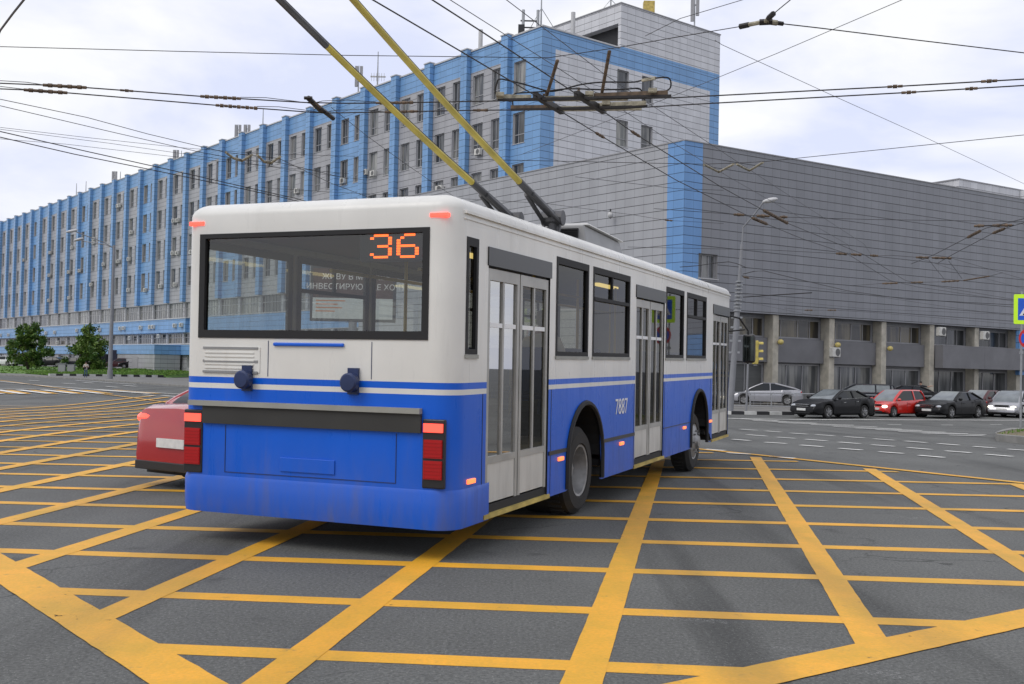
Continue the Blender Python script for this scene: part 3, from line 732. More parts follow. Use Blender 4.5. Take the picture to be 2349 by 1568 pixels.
q = ms[1].build('panes', M['pane_m'], o, fix=False); q['kind'] = 'stuff'
for h in rib:
    add_window(tow, PL_, *h[:4], .28, M[('pane_m', 'pane_l', 'pane_d', 'pane_m')[rnd.randrange(4)] if h[4] == 4 else ('pane_o', 'pane_d', 'pane_m')[rnd.randrange(3)]], [.17, .34, .5, .67, .84], .6, 'ribbon_window')
for h in gfl: add_window(tow, PL_, *h[:4], .28, M[rnd.choice(('pane_m', 'pane_l', 'pane_d'))], [.25, .5, .75], 0, 'ground_floor_window', False)

# penthouse flush with the end face
ph = MB(); za, zb_ = ROOF + .15, 36.35
wall(ph, PF, 9.64, WID, ROOF + .02, zb_, [], lambda u, z: 1 if z < ROOF + .25 else 0, 0, zb=(ROOF + .25,))
PS2 = lambda u, z, d: (9.64 - d, u, z)
wall(ph, PS2, .0, 26, ROOF + .02, zb_, [(.35, 12, za + .12, za + 2.35)], lambda u, z: 0, .8, 0)
ph.box(9.66, WID - .02, 25.7, 26, ROOF, zb_ - .01, 0); ph.box(WID - .25, WID - .01, .02, 25.69, ROOF, zb_ - .02, 0)
ph.box(9.7, WID - .05, .05, 25.6, zb_ - .25, zb_ - .05, 0)
p_ = ph.build('penthouse', [M['clad_lt'], M['clad_bl']], tow)
mb = MB(); mb.box(9.56, WID + .06, -.07, .12, zb_, zb_ + .1); mb.box(9.56, 9.78, .13, 26, zb_, zb_ + .1); mb.build('coping', M['trim_gr'], p_)
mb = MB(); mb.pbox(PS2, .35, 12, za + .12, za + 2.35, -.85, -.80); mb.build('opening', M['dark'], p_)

# ------------------------------------------------------------------ air conditioners on the long facade
def ac_unit(w=.85, h=.6, dd=.35):
    mb = MB(); mb.box(-w / 2, w / 2, 0, dd, -h / 2, h / 2); 
    r = mb.build('air_conditioner', M['ac'], bevel=.03)
    f = MB(); f.lathe([(0, .0), (.012, h * .1), (.012, h * .4), (0, h * .42)], (-w * .14, dd + .002, 0), (0, 1, 0), 14); f.build('fan_grille', M['acf'], r)
    b_ = MB(); b_.box(-w * .4, -w * .36, -.12, dd, -h / 2 - .05, -h / 2); b_.box(w * .36, w * .4, -.12, dd, -h / 2 - .05, -h / 2); b_.build('bracket', M['trim_gr'], r)
    return r
def dup(r):
    c = r.copy(); col.objects.link(c)
    for ch in r.children:
        k = ch.copy(); col.objects.link(k); k.parent = c
    return c
acs = [(932, 120), (118, 563), (185, 543), (237, 528), (393, 485), (562, 445), (730, 378), (730, 408), (1023, 328), (1352, 238), (1384, 234), (1345, 488), (1380, 488), (1487, 480), (43, 722), (175, 697),
       (305, 677), (387, 660), (537, 635), (621, 625), (808, 575), (896, 556), (924, 552), (1003, 535), (228, 878), (40, 905), (710, 733), (1250, 745), (1362, 733), (384, 855), (540, 835), (1000, 775), (1130, 775),
       (27, 1125), (87, 1122), (380, 1107), (448, 1102), (620, 1087), (690, 1088), (797, 1080), (958, 1072), (986, 1070), (1117, 1066), (1190, 1061), (1214, 1060), (1382, 1050), (1432, 1045), (452, 1180), (1012, 1147), (1237, 1132), (900, 1253)]
acp = [(x * .29628, 435.5 + y * .29628) for x, y in acs]
acp += [(775 + .34 * x, .34 * y) for x, y in ((955, 1025), (245, 1170), (40, 1220), (700, 1275))] + [(683, 438), (789, 414), (272, 472), (590, 512), (640, 512), (705, 520)]
acp += [(840 + 0, 395), (1010, 433)]
AC0 = None; seen = {}
for x, y in acp:
    p = on_plane(x, y, T0 - uR * .1, uR)
    tt = (V((p.x, p.y, 0)) - V((T0.x, T0.y, 0))).dot(uL)
    if tt < 0 or tt > LEN: continue
    b_ = bay(tt)
    c = dup(AC0) if AC0 else ac_unit()
    AC0 = AC0 or c
    z = p.z; off = .5 if 5.8 < z < 8 and tt > 78 else (.42 if 2.5 < z < 4.2 else .08)
    q = T0 + uL * tt - uR * off
    c.location = (q.x, q.y, z); c.rotation_euler = (0, 0, math.atan2(-uR.y, -uR.x) - math.pi / 2)
    if z > 10.4:
        fl = min(range(4), key=lambda r: abs(ROWS[r][0] - z - .1)); wh = f'{ORD[fl]} window row'
    else: wh = 'upper blue band' if z > 5.8 else ('lower ribbon windows' if z > 4.2 else 'lower blue band')
    side = 'left' if (tt - P0) / PS - b_ > .5 else 'right'
    key = (wh, b_, side); seen[key] = seen.get(key, 0) + 1
    ext_ = '' if seen[key] == 1 else (', second of pair' if seen[key] == 2 else ', third one')
    tag(c, f'pale air conditioner, {wh}, {side} in {ORD[max(0, b_ + 1)]} bay from corner{ext_}', 'air conditioner', 'air conditioners on the blue and grey facade')

# ------------------------------------------------------------------ roof antennas
def antenna(x, ybot, ytop, dist, label, kind, back=2.0):
    """x, ybot..ytop: where it stands on the roof line; dist: metres from the corner along the long facade (or end face)."""
    a = at_y(x, ybot, dist); b_ = at_y(x, ytop, dist); h = b_.z - a.z + .8
    mb = MB(); c = M['steel']
    if kind == 'chimney':
        mb.box(-.55, .55, -.4, .4, 0, h); c = M['pole_y']
    elif kind == 'white':
        mb.cyl((0, 0, 0), (0, 0, h), .22, n=10); c = M['trim_wh']
    else: mb.cyl((0, 0, 0), (0, 0, h), .09, .05, n=7)
    o = mb.build('chimney' if kind == 'chimney' else 'roof_antenna', c if kind != 'chimney' else M['yel_s'])
    o.location = (a.x, a.y, a.z - .8)
    if kind == 'panel':
        for sx, z0 in ((-.25, .3), (.3, .45)):
            mb = MB(); mb.box(sx - .16, sx + .16, -.12, .12, h * z0, h * .98); mb.box(min(0, sx), max(0, sx), -.04, .04, h * .7, h * .74); mb.build('panel', M['trim_gr'], o)
    elif kind == 'twin':
        for sx in (-.05, 1.3):
            mb = MB(); mb.cyl((sx, 0, h * .25), (sx, 0, h), .14, n=8); mb.build('panel', M['steel'], o)
        mb = MB(); mb.box(-.3, 1.3, -.05, .05, h * .62, h * .66); mb.box(-.3, 1.3, -.05, .05, h * .4, h * .44); mb.box(-.5, .1, -.2, .2, h * .25, h * .5); mb.build('bracket', M['blackp'], o)
    elif kind == 'guyed':
        mb = MB(); mb.tube([(0, 0, h * .62), (-1.2, 0, .2)], .035); mb.tube([(0, 0, h * .62), (1.5, 0, .2)], .035); mb.build('guy_stay', M['steel'], o)
    elif kind == 'yagi':
        mb = MB(); mb.box(-.8, .9, -.03, .03, h * .3, h * .34)
        for k in range(6): mb.box(-.7 + k * .28, -.66 + k * .28, -.03, .03, h * .2, h * .42)
        mb.build('rods', M['trim_wh'], o)
    tag(o, label, 'chimney' if kind == 'chimney' else 'antenna', None if kind == 'chimney' else 'antennas on the office roof')
def along(tm): return (T0 + uL * tm).y
for x, yb, yt, lab, kd in ((822, 203, 150, 'slim panel antenna left of the yellow trolley poles on the blue roof edge', 'panel'), (866, 186, 118, 'tall thin whip antenna with small rods among the trolley poles', 'yagi'),
                           (1102, 106, 68, 'short white antenna right of the trolley poles on the roof edge', 'white'), (1201, 72, 22, 'twin panel antenna standing near the roof corner', 'twin'),
                           (603, 288, 250, 'thin whip antenna above the sixth blue pilaster group', 'thin'), (545, 316, 285, 'pale panel antenna, left of a close pair on the long roof', 'panel'), (566, 308, 285, 'pale panel antenna, right of a close pair on the long roof', 'panel'),
                           (403, 366, 343, 'dark panel antenna at the middle of the long roof', 'panel'), (416, 362, 345, 'thin antenna beside the dark panel antenna', 'thin'), (262, 416, 392, 'squat dark antenna near the left part of the roof', 'panel'),
                           (276, 410, 393, 'thin rod beside the squat dark antenna', 'thin'), (175, 447, 420, 'pale thin mast, leftmost on the long roof', 'thin'), (197, 438, 415, 'pale thin mast, second from the left on the roof', 'thin')):
    tq = on_plane(x, yb, T0 + uR * 1.0, uR); antenna(x, yb, yt, tq.y, lab, kd)
for x, yb, yt, Y, lab, kd in ((1241, 60, -20, 98, 'tall guyed whip mast on the roof corner', 'guyed'), (1314, 84, 28, 103, 'white tube antenna before the grey penthouse', 'white'), (1401, 18, -25, 108, 'dark antenna at the penthouse corner', 'guyed'),
                              (1488, 34, 4, 106, 'beige square chimney on the penthouse roof', 'chimney'), (1593, 58, -14, 110, 'white panel mast on the right part of the penthouse roof', 'panel')):
    antenna(x, yb, yt, Y, lab, kd)

# ------------------------------------------------------------------ dark grey building in front
G0 = at_y(1572, 321.5, 68); GH = G0.z
v_ = at_z(2349, 457.2, GH) - G0; vR = V((v_.x, v_.y, 0)).normalized()
gb = empty('grey_panel_building', (G0.x, G0.y, 0), math.atan2(vR.y, vR.x), 'dark grey windowless panel building with a bright blue corner strip', 'building')
PRF = lambda u, z, d: (u, -d, z)
cz = math.cos(-gb.rotation_euler[2]); sz = math.sin(-gb.rotation_euler[2])
wl = V((uL.x * cz - uL.y * sz, uL.x * sz + uL.y * cz, 0)); wn = V((-wl.y, wl.x, 0))
PGL = lambda u, z, d: (wl.x * u + wn.x * d, wl.y * u + wn.y * d, z)
CG = [M['clad_shade'], M['clad_b2'], M['clad_lit'], M['trim_gr'], M['band_gr'], M['dark']]
RL, LL = 58.0, 40.0
mb = MB()
wh = [(1.3, 2.95, 7.72, 9.32)]
wall(mb, PRF, 0, RL, 5.68, GH, wh, lambda u, z: 1 if u < 1.52 else 0, .35, 3, ub=(1.52,))
mb.quad(PRF(0, 5.68, 0), PRF(RL, 5.68, 0), PRF(RL, 5.68, -1.1), PRF(0, 5.68, -1.1), 4)
wall(mb, PGL, 0, LL, -1, GH, [], lambda u, z: 1 if u < 1.48 else 2, 0, ub=(1.48,))
e1, e2 = V(PGL(LL, 0, 0)), V(PRF(RL, 0, 0)); bk = e1 + V((RL, 4, 0))
for a, b_, mi in ((e1, bk, 2), (bk, e2, 2)): mb.quad((a.x, a.y, -1), (b_.x, b_.y, -1), (b_.x, b_.y, GH - .02), (a.x, a.y, GH - .02), mi)
mb.add([(0, 0, GH - .3), tuple(e2)[:2] + (GH - .3,), tuple(bk)[:2] + (GH - .3,), tuple(e1)[:2] + (GH - .3,)], [(0, 1, 2, 3)], 4)
# recessed storey and ground floor walls
pitch, c0_ = 5.58, 8.55
bays = [(c0_ + pitch * (i - 1) + .3, c0_ + pitch * i - .3) for i in range(-1, 10)]
hw = [(a, b_, 4.15, 5.5) for a, b_ in bays[:7]]
gh = [(a, b_, -.2, 2.35) for a, b_ in bays[:4]] + [(a + .2, b_, -.38, 2.2) for a, b_ in bays[4:8]]
PR1 = lambda u, z, d: PRF(u, z, d - 1.0)
wall(mb, PR1, 0, RL, -1, 5.68, hw + gh, lambda u, z: 4 if z < 4.2 else 0, .15, 3, zb=(2.45, 4.12))
mb.build('wall', CG, gb)
mb = MB(); mb.pbox(PRF, -.03, RL, GH, GH + .07, -.25, .05); mb.pbox(PGL, .27, LL, GH, GH + .07, -.25, .05); mb.build('roof_edge', M['trim_gr'], gb)
add_window(gb, PRF, 1.3, 2.95, 7.72, 9.32, .33, M['pane_m'], [.33, .66], 0)
for i, (a, b_, z0, z1) in enumerate(hw): add_window(gb, PR1, a, b_, z0, z1, .12, M[('pane_d', 'pane_o', 'pane_o', 'pane_o', 'pane_o', 'pane_d', 'pane_d')[i]], [.22, .55, .8], 0, 'upper_window', False)
for i, (a, b_, z0, z1) in enumerate(gh): 
    sh = i < 2
    add_window(gb, PR1, a, b_, z0, z1, .12, M['shutter'] if sh else M['pane_d' if i > 3 else 'pane_m'], [.34, .66], 0, 'roller_shutter' if sh else 'shop_window', False)
for i in range(0, 9):
    u = c0_ + pitch * (i - 1); z0 = -1
    mb = MB(); mb.pbox(PRF, u - .27, u + .27, -1, 5.66, -.98, -.16); mb.build('column', M['stone'], gb, bevel=.02)
for i, (a, b_) in enumerate(bays[:9]):
    mb = MB()
    if i < 4: mb.pbox(PRF, a + .02, b_ - .02, 2.45, 4.1, -.95, -.62)
    elif i == 4: mb.pbox(PRF, a + .02, b_ - .02, 2.42, 4.1, -.95, -.6)
    else: mb.pbox(PRF, a - .3 + (.35 if i == 5 else 0), b_ + .28, 2.38, 4.12, -.15, .55)
    mb.build('balcony_front', M['band_gr'], gb)
mb = MB(); mb.pbox(PRF, 36.0, RL, 2.0, 5.62, -.14, .2); mb.build('blue_end_panel', M['clad_b2'], gb)
# rooftop plant room at far right
q = at_z(2200, 411, GH + 2.6); rc = V((q.x - G0.x, q.y - G0.y, 0)); rl = V((rc.x * cz - rc.y * sz, rc.x * sz + rc.y * cz, 0))
mb = MB(); mb.box(rl.x, rl.x + 30, rl.y, rl.y + 14, GH - .25, GH + 2.6, 0); mb.box(rl.x + 9, rl.x + 30, rl.y - .9, rl.y - .01, GH - .25, GH + 2.55, 0)
mb.box(rl.x - .08, rl.x + 30, rl.y - .05, rl.y + 14.1, GH + 2.6, GH + 2.7, 1); mb.build('roof_plant_room', [M['clad_lt'], M['trim_gr']], gb)

# things fixed to the grey building
def gpt(u, z, d): 
    p = V((u, -d, 0)); c, s = math.cos(gb.rotation_euler[2]), math.sin(gb.rotation_euler[2])
    return V((G0.x + p.x * c - p.y * s, G0.y + p.x * s + p.y * c, z))
for i, (x, y) in enumerate(((1791, 784), (1922, 790.5), (2042, 799))):
    p = on_plane(x, y, gpt(0, 0, .05), V((vR.y, -vR.x, 0)))
    mb = MB(); mb.ball((0, 0, 0), .21, .21, .19, 12)
    o = mb.build('globe_lamp', M['globe'], smooth=True); o.location = p; o.rotation_euler = (0, 0, gb.rotation_euler[2])
    mb = MB(); mb.box(-.04, .04, .1, .3, -.06, .06); mb.box(-.12, .12, .22, .27, -.14, .14); mb.build('bracket', M['trim_gr'], o)
    tag(o, ('yellowed globe lamp on the pale column right of the traffic signal', 'yellowed globe lamp above an air conditioner on a pale column', 'yellowed globe lamp on the third pale column, above the red hatchback')[i], 'lamp', 'globe lamps on the columns')
for x, y, lab in ((1919.5, 807.5, 'grey air conditioner on a pale column just below a globe lamp'), (2163, 760, 'pale air conditioner high on the column behind the black sedan'), (2263, 769, 'pale air conditioner high on the column near the crossing sign')):
    p = on_plane(x, y, gpt(0, 0, .18), V((vR.y, -vR.x, 0)))
    c = dup(AC0); c.location = p - V((vR.y, -vR.x, 0)) * .33; c.rotation_euler = (0, 0, gb.rotation_euler[2] + math.pi); c.scale = (.95, .95, 1.1)
    tag(c, lab, 'air conditioner', 'air conditioners on the grey building')
p = on_plane(1411, 494, G0 + V((0, 0, 0)), V((uL.y, -uL.x, 0)))
mb = MB(); mb.ball((0, 0, 0), .2, .2, .24, 10); o = mb.build('security_camera', M['trim_wh'], smooth=True); o.location = p - V((uL.y, -uL.x, 0)) * .45
mb = MB(); mb.box(-.05, .05, -.05, .05, .2, .4); mb.ball((0, 0, -.12), .13, .13, .14, 8); mb.build('dome', M['blackp'], o)
tag(o, 'small white dome camera on the grey wall above the trolleybus roof', 'camera')
# ------------------------------------------------------------------ trolleybus (local: x right, y forward, z up; origin at the rear end on the ground)
BH = math.radians(22); BP = math.radians(.78)
bus = empty('trolleybus', (-.45 - math.cos(BH) * 1.36, 8.6 + math.sin(BH) * 1.36, .0), 0, 'blue and white trolleybus turning across the yellow box, its poles raised', 'trolleybus')
bus.rotation_euler = (BP, 0, -BH)
BLN, HW, RC = 12.0, 1.36, .2
ZS, ZB, ZW1, ZW2, ZT = .28, 1.355, 1.40, 1.455, 2.76
PRS = lambda u, z, d: (HW + d, u, z)        # right side
PLS = lambda u, z, d: (-HW - d, u, z)       # left side
PRE = lambda u, z, d: (u, -d, z)            # rear
PFR = lambda u, z, d: (u, BLN + d, z)       # front
def mb_(u, z): return 0 if z > ZW2 or ZB < z < ZW1 else 1
AX, AR = (3.42, 9.32), .60
def arch(u):
    for a in AX:
        k = .62 ** 2 - (u - a) ** 2
        if k > 0: return .56 + math.sqrt(k)
    return 0
zbk = (ZB, ZW1, ZW2)
fine = [a - .62 + 1.24 * i / 14 for a in AX for i in range(15)]
SILL, WT = 1.69, 2.70
winR = [(.14, .44, SILL, 2.66), (2.40, 3.46, SILL, WT), (3.62, 5.14, SILL, WT), (7.02, 8.14, SILL, WT), (8.34, 9.78, SILL, WT)]
doorR = [(.66, 2.22, .30, 2.58), (5.44, 6.94, .30, 2.58), (10.36, 11.8, .30, 2.58)]
winL = [(.3, 1.7, SILL, WT), (1.85, 3.3, SILL, WT), (3.45, 4.95, SILL, WT), (5.1, 6.6, SILL, WT), (6.75, 8.2, SILL, WT), (8.35, 9.8, SILL, WT), (10.1, 11.5, 1.5, WT)]
rearW = [(-1.16, 1.12, 1.80, 2.72)]
frW = [(-1.08, 1.08, 1.2, 2.62)]
mb = MB()
wall(mb, PRS, RC, BLN - RC, ZS, ZT, [(max(RC, a), b_, c, d) for a, b_, c, d in winR] + doorR, mb_, .05, 2, ub=fine, zb=zbk, zlow=arch)
wall(mb, PLS, RC, BLN - RC, ZS, ZT, winL, mb_, .05, 2, ub=fine, zb=zbk, zlow=arch)
wall(mb, PRE, -HW + RC, HW - RC, ZS, ZT, [(-1.16, 1.12, 1.80, 2.72)], mb_, .05, 2, zb=zbk + (.55,))
wall(mb, PFR, -HW + RC, HW - RC, ZS, ZT, frW, mb_, .05, 2, zb=zbk)
cor = []
for cx, cy, a0 in ((HW - RC, BLN - RC, 90), (HW - RC, RC, 0), (-HW + RC, RC, -90), (-HW + RC, BLN - RC, 180)):
    pts = []
    for i in range(8):
        a = math.radians(a0 - 90 * i / 7); pts.append((cx + RC * math.cos(a), cy + RC * math.sin(a), math.cos(a), math.sin(a)))
    cor.append(pts)
    zz = [ZS, ZB, ZW1, ZW2, ZT]
    for i in range(7):
        for j in range(4):
            a, b_ = pts[i], pts[i + 1]
            mb.quad((a[0], a[1], zz[j]), (b_[0], b_[1], zz[j]), (b_[0], b_[1], zz[j + 1]), (a[0], a[1], zz[j + 1]), mb_(0, (zz[j] + zz[j + 1]) / 2))
per = [p for c in cor for p in c]; n = len(per); ringz = []
for i in range(8):
    a = math.pi / 2 * i / 7; ins = .24 * (1 - math.cos(a)); z = ZT + .12 + .13 * math.sin(a)
    ringz.append([(p[0] - p[2] * ins, p[1] - p[3] * ins, z) for p in per])
ringz.insert(0, [(p[0], p[1], ZT) for p in per])
sheet_rows = [r + [r[0]] for r in ringz]
nn = n + 1
mb.add([p for r in sheet_rows for p in r], [(j * nn + i, j * nn + i + 1, (j + 1) * nn + i + 1, (j + 1) * nn + i) for j in range(len(sheet_rows) - 1) for i in range(n)], 0)
mb.add(ringz[-1], [tuple(range(n))], 0)
body = mb.build('body', [M['bus_w'], M['bus_b'], M['black']], bus, smooth=True)
mb = MB()
for P in (PRS, PLS): mb.pbox(P, .15, BLN - .15, 2.845, 2.868, -.01, .022); mb.pbox(P, .15, BLN - .15, 2.80, 2.812, -.01, .008)
mb.build('roof_gutter', M['bus_w'], bus)
for i, a in enumerate(AX):                      # arch flanges and wells
    for P, sg in ((PRS, 1), (PLS, -1)):
        arc = [(a + .62 * math.cos(t), .56 + .62 * math.sin(t)) for t in [math.pi * k / 16 for k in range(17)]]
        pts = [P(u, z, .008) for u, z in [(arc[0][0], .30)] + arc + [(arc[-1][0], .30)]]
        mb = MB(); mb.tube(pts, .03, 6); mb.build('wheel_arch_trim', M['black'], bus, smooth=True)
        mb = MB(); pr = [P(u, z, -.01) for u, z in arc]; pi_ = [P(u, z, -.75) for u, z in arc]
        L2 = len(arc); mb.add(pr + pi_, [(k, k + 1, L2 + k + 1, L2 + k) for k in range(L2 - 1)]); mb.add(pi_, [tuple(range(L2))]); mb.build('wheel_well', M['black'], bus)
# wheels: on the ground whatever the body pitch
def lz(y, zw): return zw - y * math.sin(BP)
def bus_wheel(y, sx, rear):
    r = .48; wd = .30 if not rear else .58
    o = (sx * (HW - .06), y, lz(y, r)); mb = MB()
    mb.lathe([(-wd, .3), (-wd, r - .05), (-wd + .04, r), (-.05, r), (0, r - .06), (.005, .30), (-.03, .28)], o, (sx, 0, 0), 36)
    for k in range(36):
        a = 2 * math.pi * k / 36; c, s = math.cos(a), math.sin(a)
        mb.box(o[0] - sx * .22 - .04, o[0] - sx * .22 + .12, o[1] + c * r - .012, o[1] + c * r + .012, o[2] + s * r - .012, o[2] + s * r + .012)
    t = mb.build('wheel', M['tyre'], bus, smooth=True)
    m = MB(); dp = -.16 if rear else .03
    m.lathe([(-.04, .285), (-.005, .285), (-.01, .26), (dp - .02, .22), (dp, .13), (dp + .01, .11), (dp + .05, .09), (dp + .06, 0)], o, (sx, 0, 0), 28)
    for k in range(8):
        a = 2 * math.pi * k / 8; m.cyl((o[0] + sx * (dp - .02), o[1] + .17 * math.cos(a), o[2] + .17 * math.sin(a)), (o[0] + sx * (dp + .025), o[1] + .17 * math.cos(a), o[2] + .17 * math.sin(a)), .016, n=6)
    m.build('rim', M['rim'], t, smooth=True)
for y, rear in ((AX[0] + .02, True), (AX[1] - .05, False)):
    for sx in (1, -1): bus_wheel(y, sx, rear)
mb = MB()
for y in (AX[0] + .02, AX[1] - .05): mb.cyl((-1, y, lz(y, .48)), (1, y, lz(y, .48)), .09)
mb.build('axle', M['black'], bus)
mb = MB(); mb.box(-HW + .06, HW - .06, .1, AX[0] - .7, .42, .5); mb.box(-HW + .06, HW - .06, AX[0] + .7, AX[1] - .7, .42, .5); mb.box(-HW + .06, HW - .06, AX[1] + .7, BLN - .1, .42, .5)
mb.box(-.5, .5, .4, 11.6, .34, .41); mb.build('chassis', M['black'], bus)

def bus_window(P, u0, u1, z0, z1, slide, name='side_window', fr=.045, gm='bus_gl'):
    f = MB()
    for a, b_, c, d in ((u0, u0 + fr, z0, z1), (u1 - fr, u1, z0, z1), (u0 + fr, u1 - fr, z0, z0 + fr), (u0 + fr, u1 - fr, z1 - fr * 1.6, z1)): f.pbox(P, a, b_, c, d, -.03, .006)
    if slide:
        zz = z1 - .36; f.pbox(P, u0 + fr, u1 - fr, zz - .02, zz + .02, -.03, .012)
        um = (u0 + u1) / 2; f.pbox(P, um - .02, um + .02, zz, z1 - fr, -.025, .004)
    o = f.build(name, M['black'], bus)
    g = MB(); g.quad(P(u0 + .02, z0 + .02, -.022), P(u1 - .02, z0 + .02, -.022), P(u1 - .02, z1 - .02, -.022), P(u0 + .02, z1 - .02, -.022)); g.build('pane', M[gm], o)
    s = MB(); s.pbox(P, u0 - .01, u1 + .01, z0 - .035, z0 - .002, -.01, .015); s.build('sill', M['strip_l'], o)
    return o
for i, w_ in enumerate(winR): bus_window(PRS, max(RC, w_[0]), *w_[1:], i in (2, 4), gm='bus_gs')
for i, w_ in enumerate(winL): bus_window(PLS, *w_, i in (1, 3, 5))
f = MB()
for a, b_, c, d in ((-1.16, -1.10, 1.80, 2.72), (1.06, 1.12, 1.80, 2.72), (-1.10, 1.06, 1.80, 1.87), (-1.10, 1.06, 2.68, 2.72)): f.pbox(PRE, a, b_, c, d, -.03, .008)
rw = f.build('rear_window', M['black'], bus)
g = MB(); g.quad(PRE(-1.14, 1.82, -.024), PRE(1.10, 1.82, -.024), PRE(1.10, 2.70, -.024), PRE(-1.14, 2.70, -.024)); g.build('pane', M['bus_gl'], rw)
f = MB(); f.pbox(PFR, -1.06, 1.06, 1.22, 2.6, -.03, -.022); f.build('windscreen', M['bus_gl'], bus)
# doors: two folding leaves each, a dark header above
for u0, u1, z0, z1 in doorR:
    h = MB(); h.pbox(PRS, u0 - .02, u1 + .02, 2.46, 2.62, -.04, .012); h.build('door_header', M['blackp'], bus)
    f = MB(); um = (u0 + u1) / 2
    for a, b_ in ((u0 + .02, um - .012), (um + .012, u1 - .02)):
        mid = (a + b_) / 2
        for c, d, e, g_ in ((a, a + .055, .39, 2.44), (b_ - .055, b_, .39, 2.44), (a + .055, b_ - .055, 2.34, 2.44), (a + .055, b_ - .055, .74, .80)): f.pbox(PRS, c, d, e, g_, -.045, -.012)
        f.pbox(PRS, mid - .02, mid + .02, .80, 2.34, -.045, -.016)
    o = f.build('door', M['door_w'], bus)
    p_ = MB(); g = MB(); hb = MB()
    for a, b_ in ((u0 + .02, um - .012), (um + .012, u1 - .02)):
        p_.pbox(PRS, a + .05, b_ - .05, .40, .745, -.04, -.02); g.quad(PRS(a + .05, .79, -.033), PRS(b_ - .05, .79, -.033), PRS(b_ - .05, 2.35, -.033), PRS(a + .05, 2.35, -.033))
        hb.pbox(PRS, a + .07, b_ - .07, 1.93, 1.97, -.028, -.018)
    p_.build('lower_panel', M['door_p'], o); g.build('door_glass', M['bus_gs'], o); hb.build('sticker_strip', M['sign_w'], o)
    s = MB(); s.pbox(PRS, u0, u1, .30, .385, -.5, -.02); s.build('step', M['black'], bus)
    s = MB(); s.pbox(PRS, u0 - .03, u1 + .05, .272, .312, -.03, .012); s.build('step_edge', M['yel_s'], bus)
# paint breaks, mouldings, lamps on the right side
for a, b_, h in ((2.24, 2.80, .04), (4.05, 5.42, .04), (6.96, 8.70, .008)): mb = MB(); mb.pbox(PRS, a, b_, .695, .695 + h, -.005, .012); mb.build('side_moulding', M['blackp'], bus)
for u in (.58, 2.30, 5.4, 7.0, 10.2): mb = MB(); mb.pbox(PRS, u - .004, u + .004, ZS + .01, ZB, -.005, .003); mb.build('panel_seam', M['blackp'], bus)
for u in (.35, 2.6, 4.84, 8.26, 10.22):
    mb = MB(); mb.pbox(PRS, u - .075, u + .075, .615, .655, -.005, .02); mb.build('side_marker_lamp', M['org_lit'], bus, bevel=.006)
mw = Matrix(((0, 0, 1, HW + .004), (1, 0, 0, 4.82), (0, 1, 0, 1.08), (0, 0, 0, 1)))
text_mesh('fleet_number', '7887', .27, M['sign_w'], bus, mw, .002)
# rear end
M['navy'] = mat('navy painted metal', (.015, .03, .10), .45, var=.3, vs=6)
mb = MB(); mb.pbox(PRE, -1.08, 1.08, 1.045, 1.20, .003, .03); mb.build('ventilation_strip', M['strip_d'], bus)
mb = MB(); mb.pbox(PRE, -1.22, 1.08, 1.20, 1.245, .003, .055); mb.build('ledge', M['strip_l'], bus)
bp_ = [(HW, .75, 1, 0), (HW, .5, 1, 0)] + cor[1] + cor[2] + [(-HW, .5, -1, 0), (-HW, .75, -1, 0)]
mb = MB(); nb_ = len(bp_) - 1
sheet(mb, [[V((p[0] + p[2] * d * (0.02 if i in (0, nb_) else 1), p[1] + p[3] * d * (0.02 if i in (0, nb_) else 1), z)) for i, p in enumerate(bp_)] for z, d in ((.585, .003), (.55, .016), (.33, .014), (.262, .003))])
mb.build('rear_bumper', M['bus_b'], bus, smooth=True)
mb = MB()
for a, b_, c, d in ((-.85, .85, .62, 1.03),):
    for p in ((a, a + .006, c, d), (b_ - .006, b_, c, d), (a, b_, c, c + .006)): mb.pbox(PRE, *p, -.002, .004)
mb.pbox(PRE, -.42, -.415, 1.47, 1.78, -.002, .004); mb.pbox(PRE, .60, .605, 1.47, 1.78, -.002, .004)
mb.build('panel_seam', M['navy'], bus)
mb = MB(); mb.pbox(PRE, -.36, .34, 1.735, 1.765, .002, .02); mb.build('hatch_handle', M['bus_b'], bus, bevel=.008)
mb = MB()
mb.pbox(PRE, -1.10, -.5, 1.50, 1.72, .001, .006, 0)
for z in (1.715, 1.60, 1.505): mb.pbox(PRE, -1.10, -.52, z - .014, z + .006, .006, .012, 1)
for k in range(5): mb.pbox(PRE, -1.08, -.56, 1.53 + k * .034, 1.54 + k * .034, .006, .013, 0)
mb.build('vent_grille', [M['bus_w'], M['fair']], bus)
for sx in (-1, 1):
    cx = sx * 1.19
    mb = MB(); mb.pbox(PRE, cx - .10, cx + .10, .60, 1.16, -.03, .012, 0); t = mb.build('tail_lamp_cluster', M['blackp'], bus, bevel=.01)
    for z, m_, rr in ((1.09, 'red_lit', .07), (.92, 'red_l', .075), (.75, 'red_l', .075)):
        l_ = MB()
        if m_ == 'red_lit': l_.pbox(PRE, cx - .085, cx + .085, z - .035, z + .035, .012, .03)
        else:
            l_.pbox(PRE, cx - .082, cx + .082, z - rr, z + rr, .012, .026)
            for kk in range(5): l_.pbox(PRE, cx - .078, cx + .078, z - rr + .012 + kk * .028, z - rr + .02 + kk * .028, .026, .031)
        l_.build('lamp_lens', M[m_], t, smooth=False)
    mb = MB(); mb.pbox(PRE, sx * 1.2 - .08, sx * 1.2 + .08, 2.80, 2.835, -.06, .012); mb.build('marker_lamp', M['red_lit'], bus, bevel=.006)
